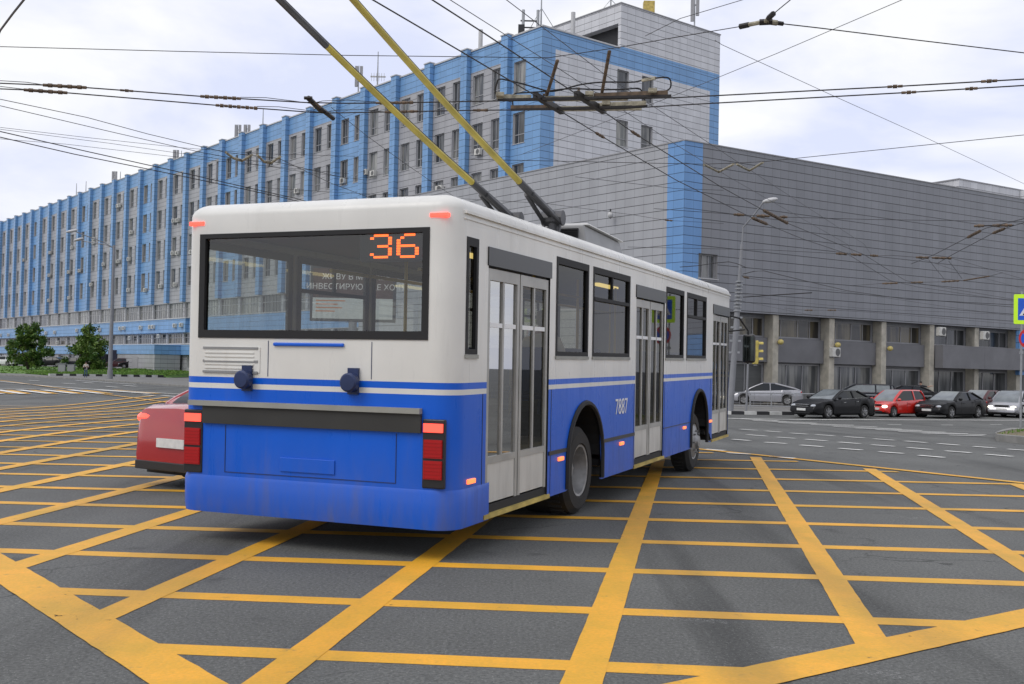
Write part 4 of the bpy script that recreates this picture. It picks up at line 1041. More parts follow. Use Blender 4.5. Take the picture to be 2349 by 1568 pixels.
for x in (-.62, .44):                     # pole rope catchers
    mb = MB(); mb.lathe([(0, 0), (0, .07), (.02, .08), (.07, .08), (.085, .065), (.087, 0)], PRE(x, 1.44, .03), (0, -1, 0), 20)
    c_ = mb.build('pole_catcher', M['navy'], bus, smooth=True)
    mb = MB(); mb.pbox(PRE, x - .05, x + .05, 1.34, 1.56, .002, .028); mb.build('bracket', M['navy'], c_)
mb = MB(); mb.pbox(PRE, -.27, .27, .66, .78, .003, .012); mb.build('number_plate_recess', M['bus_b'], bus, bevel=.004)
# destination display with a dot matrix route number behind the rear glass
dd = MB(); dd.pbox(PRE, .44, 1.08, 2.455, 2.69, -.14, -.05); disp = dd.build('route_display', M['blackp'], bus)
D3 = ["011110", "100001", "000001", "000001", "001110", "000001", "000001", "100001", "011110"]
D6 = ["001110", "010000", "100000", "100000", "111110", "100001", "100001", "100001", "011110"]
mb = MB(); st = .0225
for q, dg in enumerate((D3, D6)):
    for r, row in enumerate(dg):
        for c, ch in enumerate(row):
            if ch == '1':
                for ex in (0, 1):
                    u = .55 + q * .25 + c * .034 + ex * .017; z = 2.668 - r * st
                    mb.pbox(PRE, u - .0078, u + .0078, z - .0092, z + .0092, -.05, -.046)
mb.build('route_number', M['led'], disp)
# interior
mb = MB(); 
for a, b_, w_ in ((.12, 2.72, HW - .04), (2.72, 4.12, .56), (4.12, 8.62, HW - .04), (8.62, 10.02, .56), (10.02, BLN - .12, HW - .04)): mb.box(-w_, w_, a + .002, b_ - .002, .78, .84, 0)
mb.build('floor', M['bus_g'], bus)
mb = MB(); mb.box(-HW + .05, HW - .05, .1, BLN - .1, 2.77, 2.79, 0); mb.build('ceiling', M['bus_gd'], bus)
mb = MB(); mb.box(-HW + .05, HW - .05, .42, 1.1, .84, 1.30); mb.box(-.6, HW - .06, BLN - 1.9, BLN - 1.85, .84, 2.65); mb.build('partition', M['bus_g'], bus)
for y in [1.25 + .82 * i for i in range(11)]:
    for x in (-.98, -.5):
        mb = MB(); mb.box(x - .21, x + .21, y - .2, y + .2, 1.22, 1.30); mb.box(x - .21, x + .21, y - .24, y - .18, 1.28, 1.78); mb.box(x - .03, x + .03, y - .05, y + .05, .84, 1.22)
        mb.build('seat', M['seat_b'], bus, bevel=.03)
for y in (3.1, 3.95, 4.8, 7.5, 8.3, 9.1):
    x = .95; mb = MB(); mb.box(x - .21, x + .21, y - .2, y + .2, 1.22, 1.30); mb.box(x - .21, x + .21, y - .24, y - .18, 1.28, 1.78); mb.box(x - .03, x + .03, y - .05, y + .05, .84, 1.22)
    mb.build('seat', M['seat_b'], bus, bevel=.03)
for x in (-.3, .62):
    mb = MB(); mb.tube([(x, .8, 2.45), (x, 9.8, 2.45)], .018)
    for y in (2.3, 3.7, 5.3, 7.0, 8.5, 9.8): mb.tube([(x, y, .84), (x, y, 2.68)], .018)
    mb.build('handrail', M['rail_y'], bus)
for y in (2.9, 4.6, 7.6):
    mb = MB(); mb.box(.2, .34, y - .5, y + .5, 2.74, 2.768); mb.build('ceiling_lamp', mat('saloon lamp', (.8, .7, .4), .4, var=0, emis=(1, .8, .3), es=1.6) if y == 2.9 else bpy.data.materials['saloon lamp'], bus)
# roof: equipment fairing, pole bases, trolley poles
ZR = 3.0
mb = MB(); x0, x1, y0, y1 = -.72, .66, 5.5, 7.3
mb.hexa([(x0, y0, ZR + .12), (x1, y0, ZR + .12), (x1, y1, ZR + .12), (x0, y1, ZR + .12), (x0 + .05, y0 + .03, ZR + .42), (x1 - .05, y0 + .03, ZR + .42), (x1 - .05, y1 - .1, ZR + .36), (x0 + .05, y1 - .1, ZR + .36)])
eq = mb.build('roof_equipment', M['fair'], bus, bevel=.02)
mb = MB(); mb.box(x0 + .12, x1 - .12, y0 - .02, y0 + .03, ZR + .2, ZR + .37)
for k in range(6): mb.box(x0 + .12, x1 - .12, y0 - .035, y0 - .02, ZR + .205 + k * .028, ZR + .215 + k * .028)
mb.build('radiator_grille', M['black'], eq)
mb = MB(); mb.hexa([(x0, y0 + .08, ZR + .424), (x1, y0 + .08, ZR + .424), (x1, y1 - .02, ZR + .366), (x0, y1 - .02, ZR + .366), (x0 + .03, y0 + .1, ZR + .45), (x1 - .03, y0 + .1, ZR + .45), (x1 - .03, y1 - .05, ZR + .39), (x0 + .03, y1 - .05, ZR + .39)]); mb.build('lid', M['fair_l'], eq)
mb = MB()
for x in (x0 + .1, x1 - .1):
    for y in (y0 + .2, y1 - .25): mb.box(x - .04, x + .04, y - .06, y + .06, ZR - .01, ZR + .12)
mb.box(x0 + .2, x1 - .2, y0 + .3, y1 - .4, ZR, ZR + .1); mb.build('mounting_feet', M['black'], eq)
mb = MB(); mb.box(-.62, .62, 4.75, 5.42, ZR - .02, ZR + .07); mb.box(-.7, -.64, 3.9, 8.6, ZR - .02, ZR + .05); mb.box(.64, .7, 3.9, 8.6, ZR - .02, ZR + .05)
mb.build('pole_platform', M['pole_d'], bus)
mb = MB(); mb.box(-.5, .5, 8.0, 9.0, ZR - .03, ZR + .13); mb.build('roof_hatch', M['bus_w'], bus, bevel=.04)
inv = bus.matrix_basis.inverted()
bpy.context.view_layer.update(); inv = bus.matrix_world.inverted()
for i, (bx, t0, t1, dl) in enumerate(((-.28, (1112, 412), (655, 3), 9.6), (.30, (1212, 408), (822, 3), 9.3))):
    base = V((bx, 5.2, ZR + .50))
    tip0 = inv @ at_y(*t1, dl); d = (tip0 - base); L0 = d.length; d.normalize(); Lp = 6.35
    # slight sag so that the mid point follows the pole seen in the photo
    mid = inv @ at_y(*t0, (bus.matrix_world @ base).y * .90)
    mb = MB(); mb.cyl((bx - .14, 5.2, ZR + .47), (bx + .14, 5.2, ZR + .47), .1); mb.cyl((bx, 5.2, ZR + .05), (bx, 5.2, ZR + .42), .09, .07); mb.box(bx - .2, bx + .2, 5.0, 5.4, ZR + .05, ZR + .12)
    for sx_ in (-.11, .11): mb.tube([(bx + sx_, 5.02, ZR + .1), (bx + sx_, 5.2, ZR + .46)], .022); mb.tube([(bx + sx_, 5.2, ZR + .40), base + d * .85 + V((sx_ * .4, 0, -.05))], .028, 8)
    mb.build('pole_base', M['pole_d'], bus)
    pl = [base + d * (Lp * k / 16) for k in range(17)]
    for k, p in enumerate(pl): p.z -= .10 * math.sin(math.pi * min(1, k / 16)) * .6
    mb = MB(); mb.tube(pl[:4], .055, 10, r1=.046); pd = mb.build('trolley_pole', M['pole_d'], bus, smooth=True)
    mb = MB(); mb.tube(pl[3:], .040, 10, r1=.026); mb.build('pole_tube', M['pole_y'], pd, smooth=True)
    mb = MB(); e = pl[-1]; mb.tube([e, e + d * .12 + V((0, 0, .02))], .035); mb.box(e.x - .04, e.x + .04, e.y - .25, e.y + .05, e.z + .03, e.z + .09); mb.build('contact_shoe', M['pole_d'], pd)
    mb = MB(); mb.tube([p + V((0, 0, .05 - .001 * k)) for k, p in enumerate(pl[3:])], .009, 5); mb.build('pole_cable', M['black'], pd)
    if i == 0: mb = MB(); mb.tube(pl[11:], .034, 10, r1=.030); mb.build('pole_sleeve', M['pole_d'], pd, smooth=True)
# mirror on the right front
mb = MB(); ps = [(HW - .1, BLN - .05, 2.5), (HW + .12, BLN + .2, 2.45), (HW + .26, BLN + .34, 2.22), (HW + .26, BLN + .34, 1.6)]
mb.tube(ps, .017); mb.tube([(HW - .02, BLN - .05, 2.2), (HW + .2, BLN + .3, 2.24)], .014); a_ = mb.build('mirror_arm', M['black'], bus, smooth=True)
mb = MB(); mb.box(HW + .16, HW + .40, BLN + .28, BLN + .39, 1.62, 2.16, 0); mr_ = mb.build('mirror', M['blackp'], bus, bevel=.05)
mb = MB(); mb.box(HW + .185, HW + .375, BLN + .272, BLN + .281, 1.66, 2.12); mb.build('mirror_glass', M['mirror_g'], mr_)
mb = MB(); mb.pbox(PFR, -1.1, 1.1, .3, .62, 0, .06); mb.build('front_bumper', M['bus_b'], bus, bevel=.03)
for sx in (-1, 1):
    mb = MB(); mb.lathe([(0, .12), (.03, .1), (.05, 0)], PFR(sx * .85, .82, 0), (0, 1, 0), 16); mb.build('headlamp', M['lens'], bus, smooth=True)
# ------------------------------------------------------------------ cars (local: x forward, origin on the ground)
def lerpl(tab, x):
    if x <= tab[0][0]: return tab[0][1]
    for (a, b_), (c, d) in zip(tab, tab[1:]):
        if x <= c: return b_ + (d - b_) * (x - a) / (c - a)
    return tab[-1][1]
SH = {
 'sedan': dict(deck=[(-.5, .36), (-.496, .57), (-.485, .69), (-.45, .725), (-.36, .735), (0, .68), (.20, .665), (.36, .61), (.44, .54), (.480, .45), (.5, .32)], gh=(-.385, -.215, .015, .205)),
 'hatch': dict(deck=[(-.5, .34), (-.496, .55), (-.485, .64), (-.46, .66), (0, .62), (.25, .60), (.38, .54), (.455, .46), (.485, .38), (.5, .28)], gh=(-.49, -.40, .06, .31)),
 'wagon': dict(deck=[(-.5, .36), (-.496, .55), (-.485, .62), (-.46, .66), (0, .65), (.22, .63), (.38, .56), (.45, .50), (.482, .42), (.5, .30)], gh=(-.485, -.43, .045, .25)),
 'coupe': dict(deck=[(-.5, .40), (-.497, .56), (-.487, .68), (-.46, .715), (-.40, .72), (0, .655), (.24, .62), (.38, .54), (.45, .46), (.482, .40), (.5, .28)], gh=(-.46, -.12, .05, .30)),
}
def car(kind, label, cat, group, x, y, zg, yaw, L, Wd, H, wb, r, paint, opts=()):
    S = SH[kind]; t = empty('car', (x, y, zg), yaw, label, cat, group)
    hw = Wd / 2; zb = .19; xf, xr = wb / 2 + L * .01, -wb / 2 + L * .01
    deck = lambda s: lerpl(S['deck'], s / L) * H
    def hwid(s):
        q = abs(s) / (L / 2); return hw * (1 - .05 * q ** 2 - .16 * max(0, (q - .82) / .18) ** 2)
    st = sorted(set([-L / 2, -L * .497, -L * .485, L * .485, L * .497, L / 2] + [-L / 2 + L * k / 44 for k in range(1, 44)] + [c + r * 1.14 * math.cos(math.pi * k / 12) for c in (xf, xr) for k in range(13)]))
    def low(s):
        z = zb + .10 * max(0, (abs(s) / (L / 2) - .86) / .14)
        for c in (xf, xr):
            k = (r * 1.14) ** 2 - (s - c) ** 2
            if k > 1e-9: z = max(z, r * .96 + math.sqrt(k))
        return z
    rows = []
    for s in st:
        w, zl, zd = hwid(s), low(s), deck(s); zl = min(zl, zd - .08); zm = zl + (zd - zl) * .5
        ring = [(0, zl + .0), (w * .90, zl), (w * .985, zl + min(.05, (zd - zl) * .2)), (w, zm), (w * .985, zd - (zd - zl) * .16), (w * .93, zd - (zd - zl) * .04), (w * .80, zd), (0, zd + .018)]
        rows.append([V((s, -a, b_)) for a, b_ in ring] + [V((s, a, b_)) for a, b_ in ring[::-1]][1:-1])
    mb = MB(); sheet(mb, [rw + [rw[0]] for rw in rows]); mb.add(rows[0], [tuple(range(len(rows[0])))]); mb.add(rows[-1], [tuple(range(len(rows[0])))])
    b = mb.build('body', paint, t, smooth=True)
    g0, g1, g2, g3 = [k * L for k in S['gh']]
    def ghtop(s):
        if s < g1: k = (s - g0) / (g1 - g0); k = max(0, k) ** .8
        elif s > g2: k = (g3 - s) / (g3 - g2); k = max(0, k) ** .85
        else: return H * (1 - .012 * ((s - (g1 + g2) / 2) / L * 4) ** 2)
        return deck(s) + (H - deck(s)) * k
    gs = [g0 + (g3 - g0) * k / 36 for k in range(37)] + [g1, g2]; gs.sort()
    bw = lambda s: hwid(s) * .90
    def tw(s):
        f = (ghtop(s) - deck(s)) / (H - deck(s) + 1e-6); return bw(s) * (1 - .24 * f)
    side, top, scr, scb = MB(), MB(), MB(), MB()
    for a, c in zip(gs, gs[1:]):
        if c - a < 1e-6: continue
        m_ = (a + c) / 2
        for sy in (-1, 1):
            q = [V((a, sy * bw(a), deck(a) - .05)), V((c, sy * bw(c), deck(c) - .05)), V((c, sy * tw(c), ghtop(c) - .055 * min(1, (ghtop(c) - deck(c)) / .2))), V((a, sy * tw(a), ghtop(a) - .055 * min(1, (ghtop(a) - deck(a)) / .2)))]
            side.quad(*q)
            e = [q[3], q[2], V((c, sy * tw(c) * .86, ghtop(c))), V((a, sy * tw(a) * .86, ghtop(a)))]
            top.quad(*e)
        (top if g1 <= m_ <= g2 else (scr if m_ > g2 else scb)).quad(V((a, -tw(a) * .86, ghtop(a))), V((c, -tw(c) * .86, ghtop(c))), V((c, tw(c) * .86, ghtop(c))), V((a, tw(a) * .86, ghtop(a))))
    def pil(s0, s1, rr):
        for sy in (-1, 1):
            n_ = 6; P = []
            for k in range(n_ + 1):
                s = s0 + (s1 - s0) * k / n_; f = k / n_ if abs(s1 - s0) < .3 else min(1, (ghtop(s) - deck(s)) / (H - deck(s)))
                zt_ = deck(s) - .02 + (ghtop(s) - .04 - deck(s)) * (f if abs(s1 - s0) < .3 else 1)
                yy = bw(s) + (tw(s) - bw(s)) * ((zt_ - deck(s) + .02) / max(.02, ghtop(s) - deck(s)))
                P.append((s, sy * (yy + .004), zt_))
            top.tube(P, rr, 6)
    pil(g3 - .02, g2, .035); pil(g0 + .02, g1, .05)
    xb = (g1 + g2) / 2 - .02 * L
    pil(xb, xb + .02, .04)
    if kind in ('wagon',): pil(g1 + .12, g1 + .15, .05)
    top.build('roof', paint, t, smooth=True); side.build('side_windows', M['car_gl_sky' if 'pale' in opts else 'car_gl'], t, smooth=True); scr.build('windscreen', M['car_gl_sky'], t, smooth=True); scb.build('rear_window', M['car_gl'], t, smooth=True)
    if 'chrome' in opts:
        mb = MB()
        for sy in (-1, 1):
            mb.tube([(s, sy * (tw(s) + .012), ghtop(s) - .05) for s in gs[2:-2]], .016, 5); mb.tube([(s, sy * (bw(s) + .02), deck(s) + .005) for s in gs[1:-1]], .012, 5)
        mb.build('chrome_trim', M['chrome'], t)
    for c in (xf, xr):
        for sy in (-1, 1):
            o = (c, sy * (hw * .985 - .01), r); mb = MB()
            mb.lathe([(-.2, r * .62), (-.2, r * .93), (-.16, r), (-.04, r), (0, r * .93), (.003, r * .68), (-.02, r * .62)], o, (0, sy, 0), 24); wl_ = mb.build('wheel', M['tyre'], t, smooth=True)
            mb = MB(); mb.lathe([(-.03, r * .66), (-.002, r * .66), (-.03, r * .6), (-.06, r * .2), (-.02, r * .16), (-.015, 0)], o, (0, sy, 0), 20)
            for k in range(5):
                a = 2 * math.pi * k / 5 + .3; ca, sa = math.cos(a), math.sin(a)
                mb.tube([(c + ca * r * .1, o[1] - sy * .012, r + sa * r * .1), (c + ca * r * .62, o[1] - sy * .012, r + sa * r * .62)], r * .085, 5)
            mb.build('rim', M['rim'], wl_, smooth=True)
    lit = 'lit' in opts
    for sy in (-1, 1):
        s = L * .462; mb = MB(); mb.ball((s, sy * hwid(s) * .74, deck(s) - .085), .17, .17, .085, 12); mb.build('headlight', M['lamp_w'] if lit else M['lens'], t, smooth=True)
        s = -L * .478; mb = MB(); mb.ball((s, sy * hwid(s) * .78, deck(s) - .13), .06, .22, .085, 14); mb.build('tail_light', M['red_lit'] if 'tail' in opts else M['red_l'], t, smooth=True)
        if 'fog' in opts: mb = MB(); mb.ball((L * .482, sy * hw * .64, .36), .08, .15, .055, 10); mb.build('fog_light', M['lamp_a'], t, smooth=True)
        s = g3 - L * .04; mb = MB(); mb.ball((s - .05, sy * (hw + .07), deck(s) + .07), .07, .12, .08, 8); mb.build('mirror', paint, t, smooth=True)
        mb = MB(); ss = xb - .12
        for q in (xb - .16, xb + L * .17): mb.box(q - .1, q + .08, sy * hwid(q) * .992 - .012, sy * hwid(q) * .992 + .012, deck(q) - .17, deck(q) - .145)
        mb.build('door_handle', paint if 'chrome' not in opts else M['chrome'], t)
        for q in (xb - .02, xb + L * .215, xb - L * .19): mb = MB(); mb.box(q - .006, q + .006, sy * hwid(q) * .992 - .006, sy * hwid(q) * .992 + .006, max(zb + .16, low(q) + .03), deck(q) - .09); mb.build('door_gap', M['black'], t)
    mb = MB(); s = L * .492; mb.box(s - .08, s + .012, -hw * .42, hw * .42, .42 * H, .47 * H); mb.box(s - .1, s + .03, -hw * .55, hw * .55, .24, .34); mb.build('grille', M['blackp'], t, bevel=.01)
    if 'bright' in opts: mb = MB(); mb.box(s - .05, s + .018, -hw * .46, hw * .46, .472 * H, .49 * H); mb.box(s - .05, s + .018, -hw * .46, hw * .46, .405 * H, .418 * H); mb.build('grille_chrome', M['chrome'], t)
    mb = MB(); mb.box(L * .5 - .01, L * .5 + .035, -.26, .26, .265 * H, .265 * H + .112); mb.build('number_plate', M['plate'], t)
    mb = MB(); mb.box(-L * .5 - .025, -L * .5 + .05, -.26, .26, .36 * H, .36 * H + .112); mb.build('number_plate', M['plate'], t)
    mb = MB(); mb.box(-L * .5 - .012, -L * .47, -hw * .8, hw * .8, .22, .33); mb.build('bumper_trim', M['blackp'], t, bevel=.01)
    mb = MB(); mb.box(-L * .46, L * .46, -hw * .8, hw * .8, .16, .24); mb.build('underbody', M['black'], t)
    return t
GW = 'cars waiting at the far stop line'
def gcar(kind, label, px, py, phi, L, Wd, H, wb, r, paint, opts=(), group=GW, dz=0.0, name='car'):
    """(px,py): the middle of the car on the ground."""
    p = ground(px, py, dz); return car(kind, label, name, group, p.x, p.y, p.z, phi, L, Wd, H, wb, r, M[paint], opts)
A = math.radians
gcar('sedan', 'black sedan with a chrome grille, nearest to the black and white kerb', 1911, 957.4, A(180 + 35), 4.8, 1.79, 1.41, 2.78, .33, 'c_black', ('bright', 'chrome'), name='sedan')
gcar('hatch', 'bright red hatchback between the two black sedans', 2054, 955, A(180 + 36), 3.6, 1.55, 1.44, 2.35, .28, 'c_red', ('lit',), name='hatchback')
gcar('sedan', 'black sedan with lit amber fog lamps, right of the red hatchback', 2181, 957.4, A(180 + 37), 4.58, 1.77, 1.40, 2.58, .32, 'c_black', ('bright', 'fog'), name='sedan')
gcar('sedan', 'maroon sedan mostly hidden behind the black sedan with fog lamps', 2247, 953.6, A(180 + 38), 4.5, 1.75, 1.47, 2.6, .32, 'c_maroon', (), name='sedan')
gcar('hatch', 'silver car with lit headlamps, right of the maroon sedan', 2322, 955.6, A(180 + 50), 4.3, 1.76, 1.48, 2.6, .32, 'c_sil', ('lit',), name='hatchback')
gcar('wagon', 'white car with lit headlamps at the right edge of the photograph', 2386, 957, A(180 + 50), 4.4, 1.8, 1.55, 2.6, .33, 'c_white', ('lit',), name='hatchback')
GP = 'cars parked beyond the railing'
def pcar(kind, label, px, Y, yaw, *a, **k):
    p = at_y(px, 930, Y); return car(kind, label, k.get('name', 'car'), GP, p.x, Y, -.366, yaw, *a)
pcar('coupe', 'silver sedan parked side-on behind the railing', 1757, 69, A(167), 4.53, 1.77, 1.44, 2.7, .32, M['c_sil'], (), name='sedan')
pcar('wagon', 'dark estate car with pale window trim behind the first black sedan', 1968, 68, A(166), 4.75, 1.85, 1.5, 2.75, .33, M['c_dark'], ('chrome', 'tail', 'pale'), name='estate car')
pcar('sedan', 'dark saloon behind the red hatchback', 2070, 69, A(164), 4.7, 1.8, 1.47, 2.75, .33, M['c_black'], ('chrome',), name='sedan')
p = V((-2.95, 15.05, 0)); car('sedan', 'red car with lit tail lamps half hidden behind the rear of the trolleybus', 'sedan', None, p.x, p.y, 0, A(90 - 34), 4.4, 1.72, 1.42, 2.5, .31, M['c_red2'], ('tail',))
# left parking yard behind the grass bank
GL = 'cars parked behind the grass bank'
for kind, lab, px, Y, yaw, paint, nm in (('hatch', 'white car parked at the left edge behind the grass', 8, 165, 170, 'c_white', 'hatchback'), ('sedan', 'dark car left of the first bushy tree trunk behind the grass', 48, 166, 168, 'c_dark', 'sedan'),
                                     ('sedan', 'black car between the two bushy trees', 118, 165, 176, 'c_black', 'sedan'), ('wagon', 'dark car behind the second bushy tree', 168, 166, 172, 'c_dark', 'estate car'),
                                     ('sedan', 'dark maroon car right of the lamp post', 272, 163, 205, 'c_maroon', 'sedan'), ('sedan', 'black car beside the grey entrance block', 306, 163, 200, 'c_black', 'sedan')):
    q = at_y(px, 840, Y); car(kind, lab, nm, GL, q.x, Y, .43, A(yaw), 4.4, 1.75, 1.47, 2.6, .32, M[paint])
q = at_y(275, 840, 167)
t = empty('truck', (q.x, q.y, .43), A(8), 'dark blue tarpaulin covered truck right of the lamp post', 'truck')
mb = MB(); mb.box(-1.6, 3.2, -1.1, 1.1, .9, 2.75); mb.build('tarpaulin_cover', M['tarp'], t, bevel=.06)
mb = MB(); mb.box(-3.2, -1.65, -1.0, 1.0, .5, 2.1); mb.build('cab', M['c_dark'], t, bevel=.15)
mb = MB(); mb.box(-3.22, -2.6, -.9, .9, 1.4, 1.95); mb.build('windscreen', M['car_gl'], t, bevel=.1)
for xw in (-2.5, 2.1):
    for sy in (-1, 1): mb = MB(); mb.cyl((xw, sy * .75, .42), (xw, sy * 1.05, .42), .42, n=18); mb.build('wheel', M['tyre'], t)
mb = MB(); mb.box(-3.1, 3.1, -.5, .5, .5, .88); mb.build('chassis', M['black'], t)

# ------------------------------------------------------------------ people
def person(label, loc, rz, J, E, regions, hair='hair', group=None):
    """J: joints, E: (a, b, radius a, radius b, material index); one skinned surface."""
    names = list(J); idx = {k: i for i, k in enumerate(names)}
    me = bpy.data.meshes.new('person'); me.from_pydata([J[k] for k in names], [(idx[a], idx[b]) for a, b, *_ in E], []); me.update()
    o = bpy.data.objects.new('person', me); col.objects.link(o)
    o.modifiers.new('skin', 'SKIN'); sv = me.skin_vertices[0].data
    rad = {}
    for a, b, ra_, rb_, _ in E: rad[a] = max(rad.get(a, 0), ra_); rad[b] = max(rad.get(b, 0), rb_)
    for k in names: sv[idx[k]].radius = (rad[k], rad[k] * (.78 if k in ('pelvis', 'chest', 'waist') else 1)); sv[idx[k]].use_root = k == 'pelvis'
    o.modifiers.new('sub', 'SUBSURF').levels = 2
    bpy.context.view_layer.update()
    m2 = bpy.data.meshes.new_from_object(o.evaluated_get(bpy.context.evaluated_depsgraph_get()))
    o.modifiers.clear(); o.data = m2; m2.name = 'person'
    m2.materials.clear()
    for q in regions: m2.materials.append(M[q])
    segs = [(V(J[a]), V(J[b]), ra_, rb_, mi) for a, b, ra_, rb_, mi in E]
    for p in m2.polygons:
        c = p.center; best = 1e9
        for a, b, ra_, rb_, mi in segs:
            d = b - a; t_ = max(0, min(1, (c - a).dot(d) / d.length_squared)); dist = (c - a - d * t_).length - (ra_ + (rb_ - ra_) * t_)
            if dist < best: best = dist; p.material_index = mi
        p.use_smooth = True
    o.location = loc; o.rotation_euler = (0, 0, rz)
    hd = V(J['head'])
    mb = MB(); mb.ball((hd.x, hd.y - .022, hd.z + .035), .088, .098, .10, 12); mb.build('hair', M[hair], o, smooth=True)
    mb = MB(); mb.ball((hd.x, hd.y + .10, hd.z - .01), .014, .02, .022, 6)
    for s in (-1, 1): mb.ball((hd.x + s * .085, hd.y, hd.z), .012, .025, .035, 6)
    mb.build('nose_and_ears', M['skin'], o, smooth=True)
    mb = MB()
    for s in (-1, 1): mb.ball((hd.x + s * .032, hd.y + .088, hd.z + .018), .012, .008, .008, 6)
    mb.box(hd.x - .022, hd.x + .022, hd.y + .088, hd.y + .094, hd.z - .05, hd.z - .043); mb.build('eyes_and_mouth', M['hair'], o)
    return tag(o, label, 'person', group)
def hand(J, E, k, p, d, mi=0):
    d = V(d).normalized(); p = V(p); s = d.cross(V((0, 0, 1))); s = s.normalized() if s.length > .1 else V((1, 0, 0))
    J['palm' + k] = p + d * .07; E.append(('wrist' + k, 'palm' + k, .03, .036, mi))
    for i, ln in enumerate((.075, .085, .08, .065)):
        q = p + d * .085 + s * ((i - 1.5) * .021); J[f'f{i}{k}'] = q + d * ln * .5; J[f'g{i}{k}'] = q + d * ln + V((0, 0, -.015))
        E += [('palm' + k, f'f{i}{k}', .03, .009, mi), (f'f{i}{k}', f'g{i}{k}', .009, .008, mi)]
    J['t' + k] = p + d * .06 + s * .055; E.append(('palm' + k, 't' + k, .03, .010, mi))
def figure(kind, stride=.0):
    J = dict(pelvis=(0, 0, .95), waist=(0, .0, 1.12), chest=(0, .01, 1.33), neck=(0, .01, 1.48), head=(0, .03, 1.62),
             shL=(-.18, 0, 1.42), shR=(.18, 0, 1.42), hipL=(-.09, 0, .90), hipR=(.09, 0, .90),
             knL=(-.10, .04 + stride, .50), knR=(.10, .06 - stride * .3, .50), anL=(-.10, -.02 + stride * 1.3, .09), anR=(.10, -.03 - stride * 1.5, .09 + stride * .25),
             toL=(-.11, .15 + stride * 1.3, .04), toR=(.11, .14 - stride * 1.5, .04))
    if kind == 'hold':
        J.update(elL=(-.27, .06, 1.14), elR=(.27, .06, 1.14), wristL=(-.08, .27, 1.22), wristR=(.08, .28, 1.18)); dl, dr = (.7, .6, .1), (-.7, .6, .1)
    elif kind == 'point':
        J.update(elL=(-.44, .12, 1.36), elR=(.25, -.02, 1.12), wristL=(-.68, .20, 1.42), wristR=(.25, .12, .92)); dl, dr = (-1, .3, .1), (0, .5, -1)
    else:
        J.update(elL=(-.25, -.06, 1.12), elR=(.25, .04, 1.12), wristL=(-.24, .05, .90), wristR=(.24, .20, .92)); dl, dr = (0, .3, -1), (0, .5, -1)
    E = [('pelvis', 'waist', .145, .13, 1), ('waist', 'chest', .13, .155, 1), ('chest', 'neck', .13, .055, 1), ('neck', 'head', .055, .095, 0),
         ('chest', 'shL', .10, .07, 1), ('chest', 'shR', .10, .07, 1), ('shL', 'elL', .062, .045, 1), ('shR', 'elR', .062, .045, 1), ('elL', 'wristL', .043, .03, 0), ('elR', 'wristR', .043, .03, 0),
         ('pelvis', 'hipL', .12, .095, 2), ('pelvis', 'hipR', .12, .095, 2), ('hipL', 'knL', .09, .06, 2), ('hipR', 'knR', .09, .06, 2), ('knL', 'anL', .058, .042, 2), ('knR', 'anR', .058, .042, 2),
         ('anL', 'toL', .046, .035, 3), ('anR', 'toR', .046, .035, 3)]
    hand(J, E, 'L', J['wristL'], dl); hand(J, E, 'R', J['wristR'], dr)
    return J, E
p = ground(196.5, 866, .13); J, E = figure('hold')
person('person in pale shirt and jeans standing on the pavement left of the lamp post', (p.x, p.y, p.z), A(200), J, E, ['skin', 'cl_wh', 'cl_jn', 'cl_bk'])
mb = MB(); mb.box(-.10, .10, -.05, .09, -.13, .13); bag = mb.build('bag', M['cl_bk'], bevel=.02)
bag.location = (p.x + .10 * math.cos(A(200)) - .30 * math.sin(A(200)) * 1.02 - .0, p.y + .30 * math.cos(A(200)), p.z + 1.06); bag.rotation_euler = (0, 0, A(200))
tag(bag, 'small dark bag held by the person on the left pavement', 'bag')
q = at_y(2112, 905, 71.5); J, E = figure('point', .12)
person('person in dark clothes with one arm raised near the dark doorway', (q.x, q.y, -.366), A(150), J, E, ['skin', 'cl_bk', 'cl_bk', 'cl_bk'])
# passenger seated at the second side window of the trolleybus
J = dict(pelvis=(0, 0, .12), waist=(0, -.02, .30), chest=(0, 0, .50), neck=(0, .03, .66), head=(0, .06, .80), shL=(-.18, 0, .58), shR=(.18, 0, .58), hipL=(-.09, .04, .10), hipR=(.09, .04, .10),
         knL=(-.11, .42, .10), knR=(.11, .42, .10), anL=(-.11, .44, -.33), anR=(.11, .44, -.33), toL=(-.11, .58, -.39), toR=(.11, .58, -.39), elL=(-.26, .05, .32), elR=(.26, .05, .32), wristL=(-.12, .26, .24), wristR=(.12, .26, .24))
E = figure('walk')[1][:18]; hand(J, E, 'L', J['wristL'], (.3, 1, -.2)); hand(J, E, 'R', J['wristR'], (-.3, 1, -.2))
bpy.context.view_layer.update()
sp = bus.matrix_world @ V((.95, 3.1, 1.26))
person('grey-haired passenger in a pale shirt seated inside the trolleybus behind its rear door', sp, -BH, J, E, ['skin', 'sign_w', 'cl_bk', 'cl_bk'], 'hair_w')

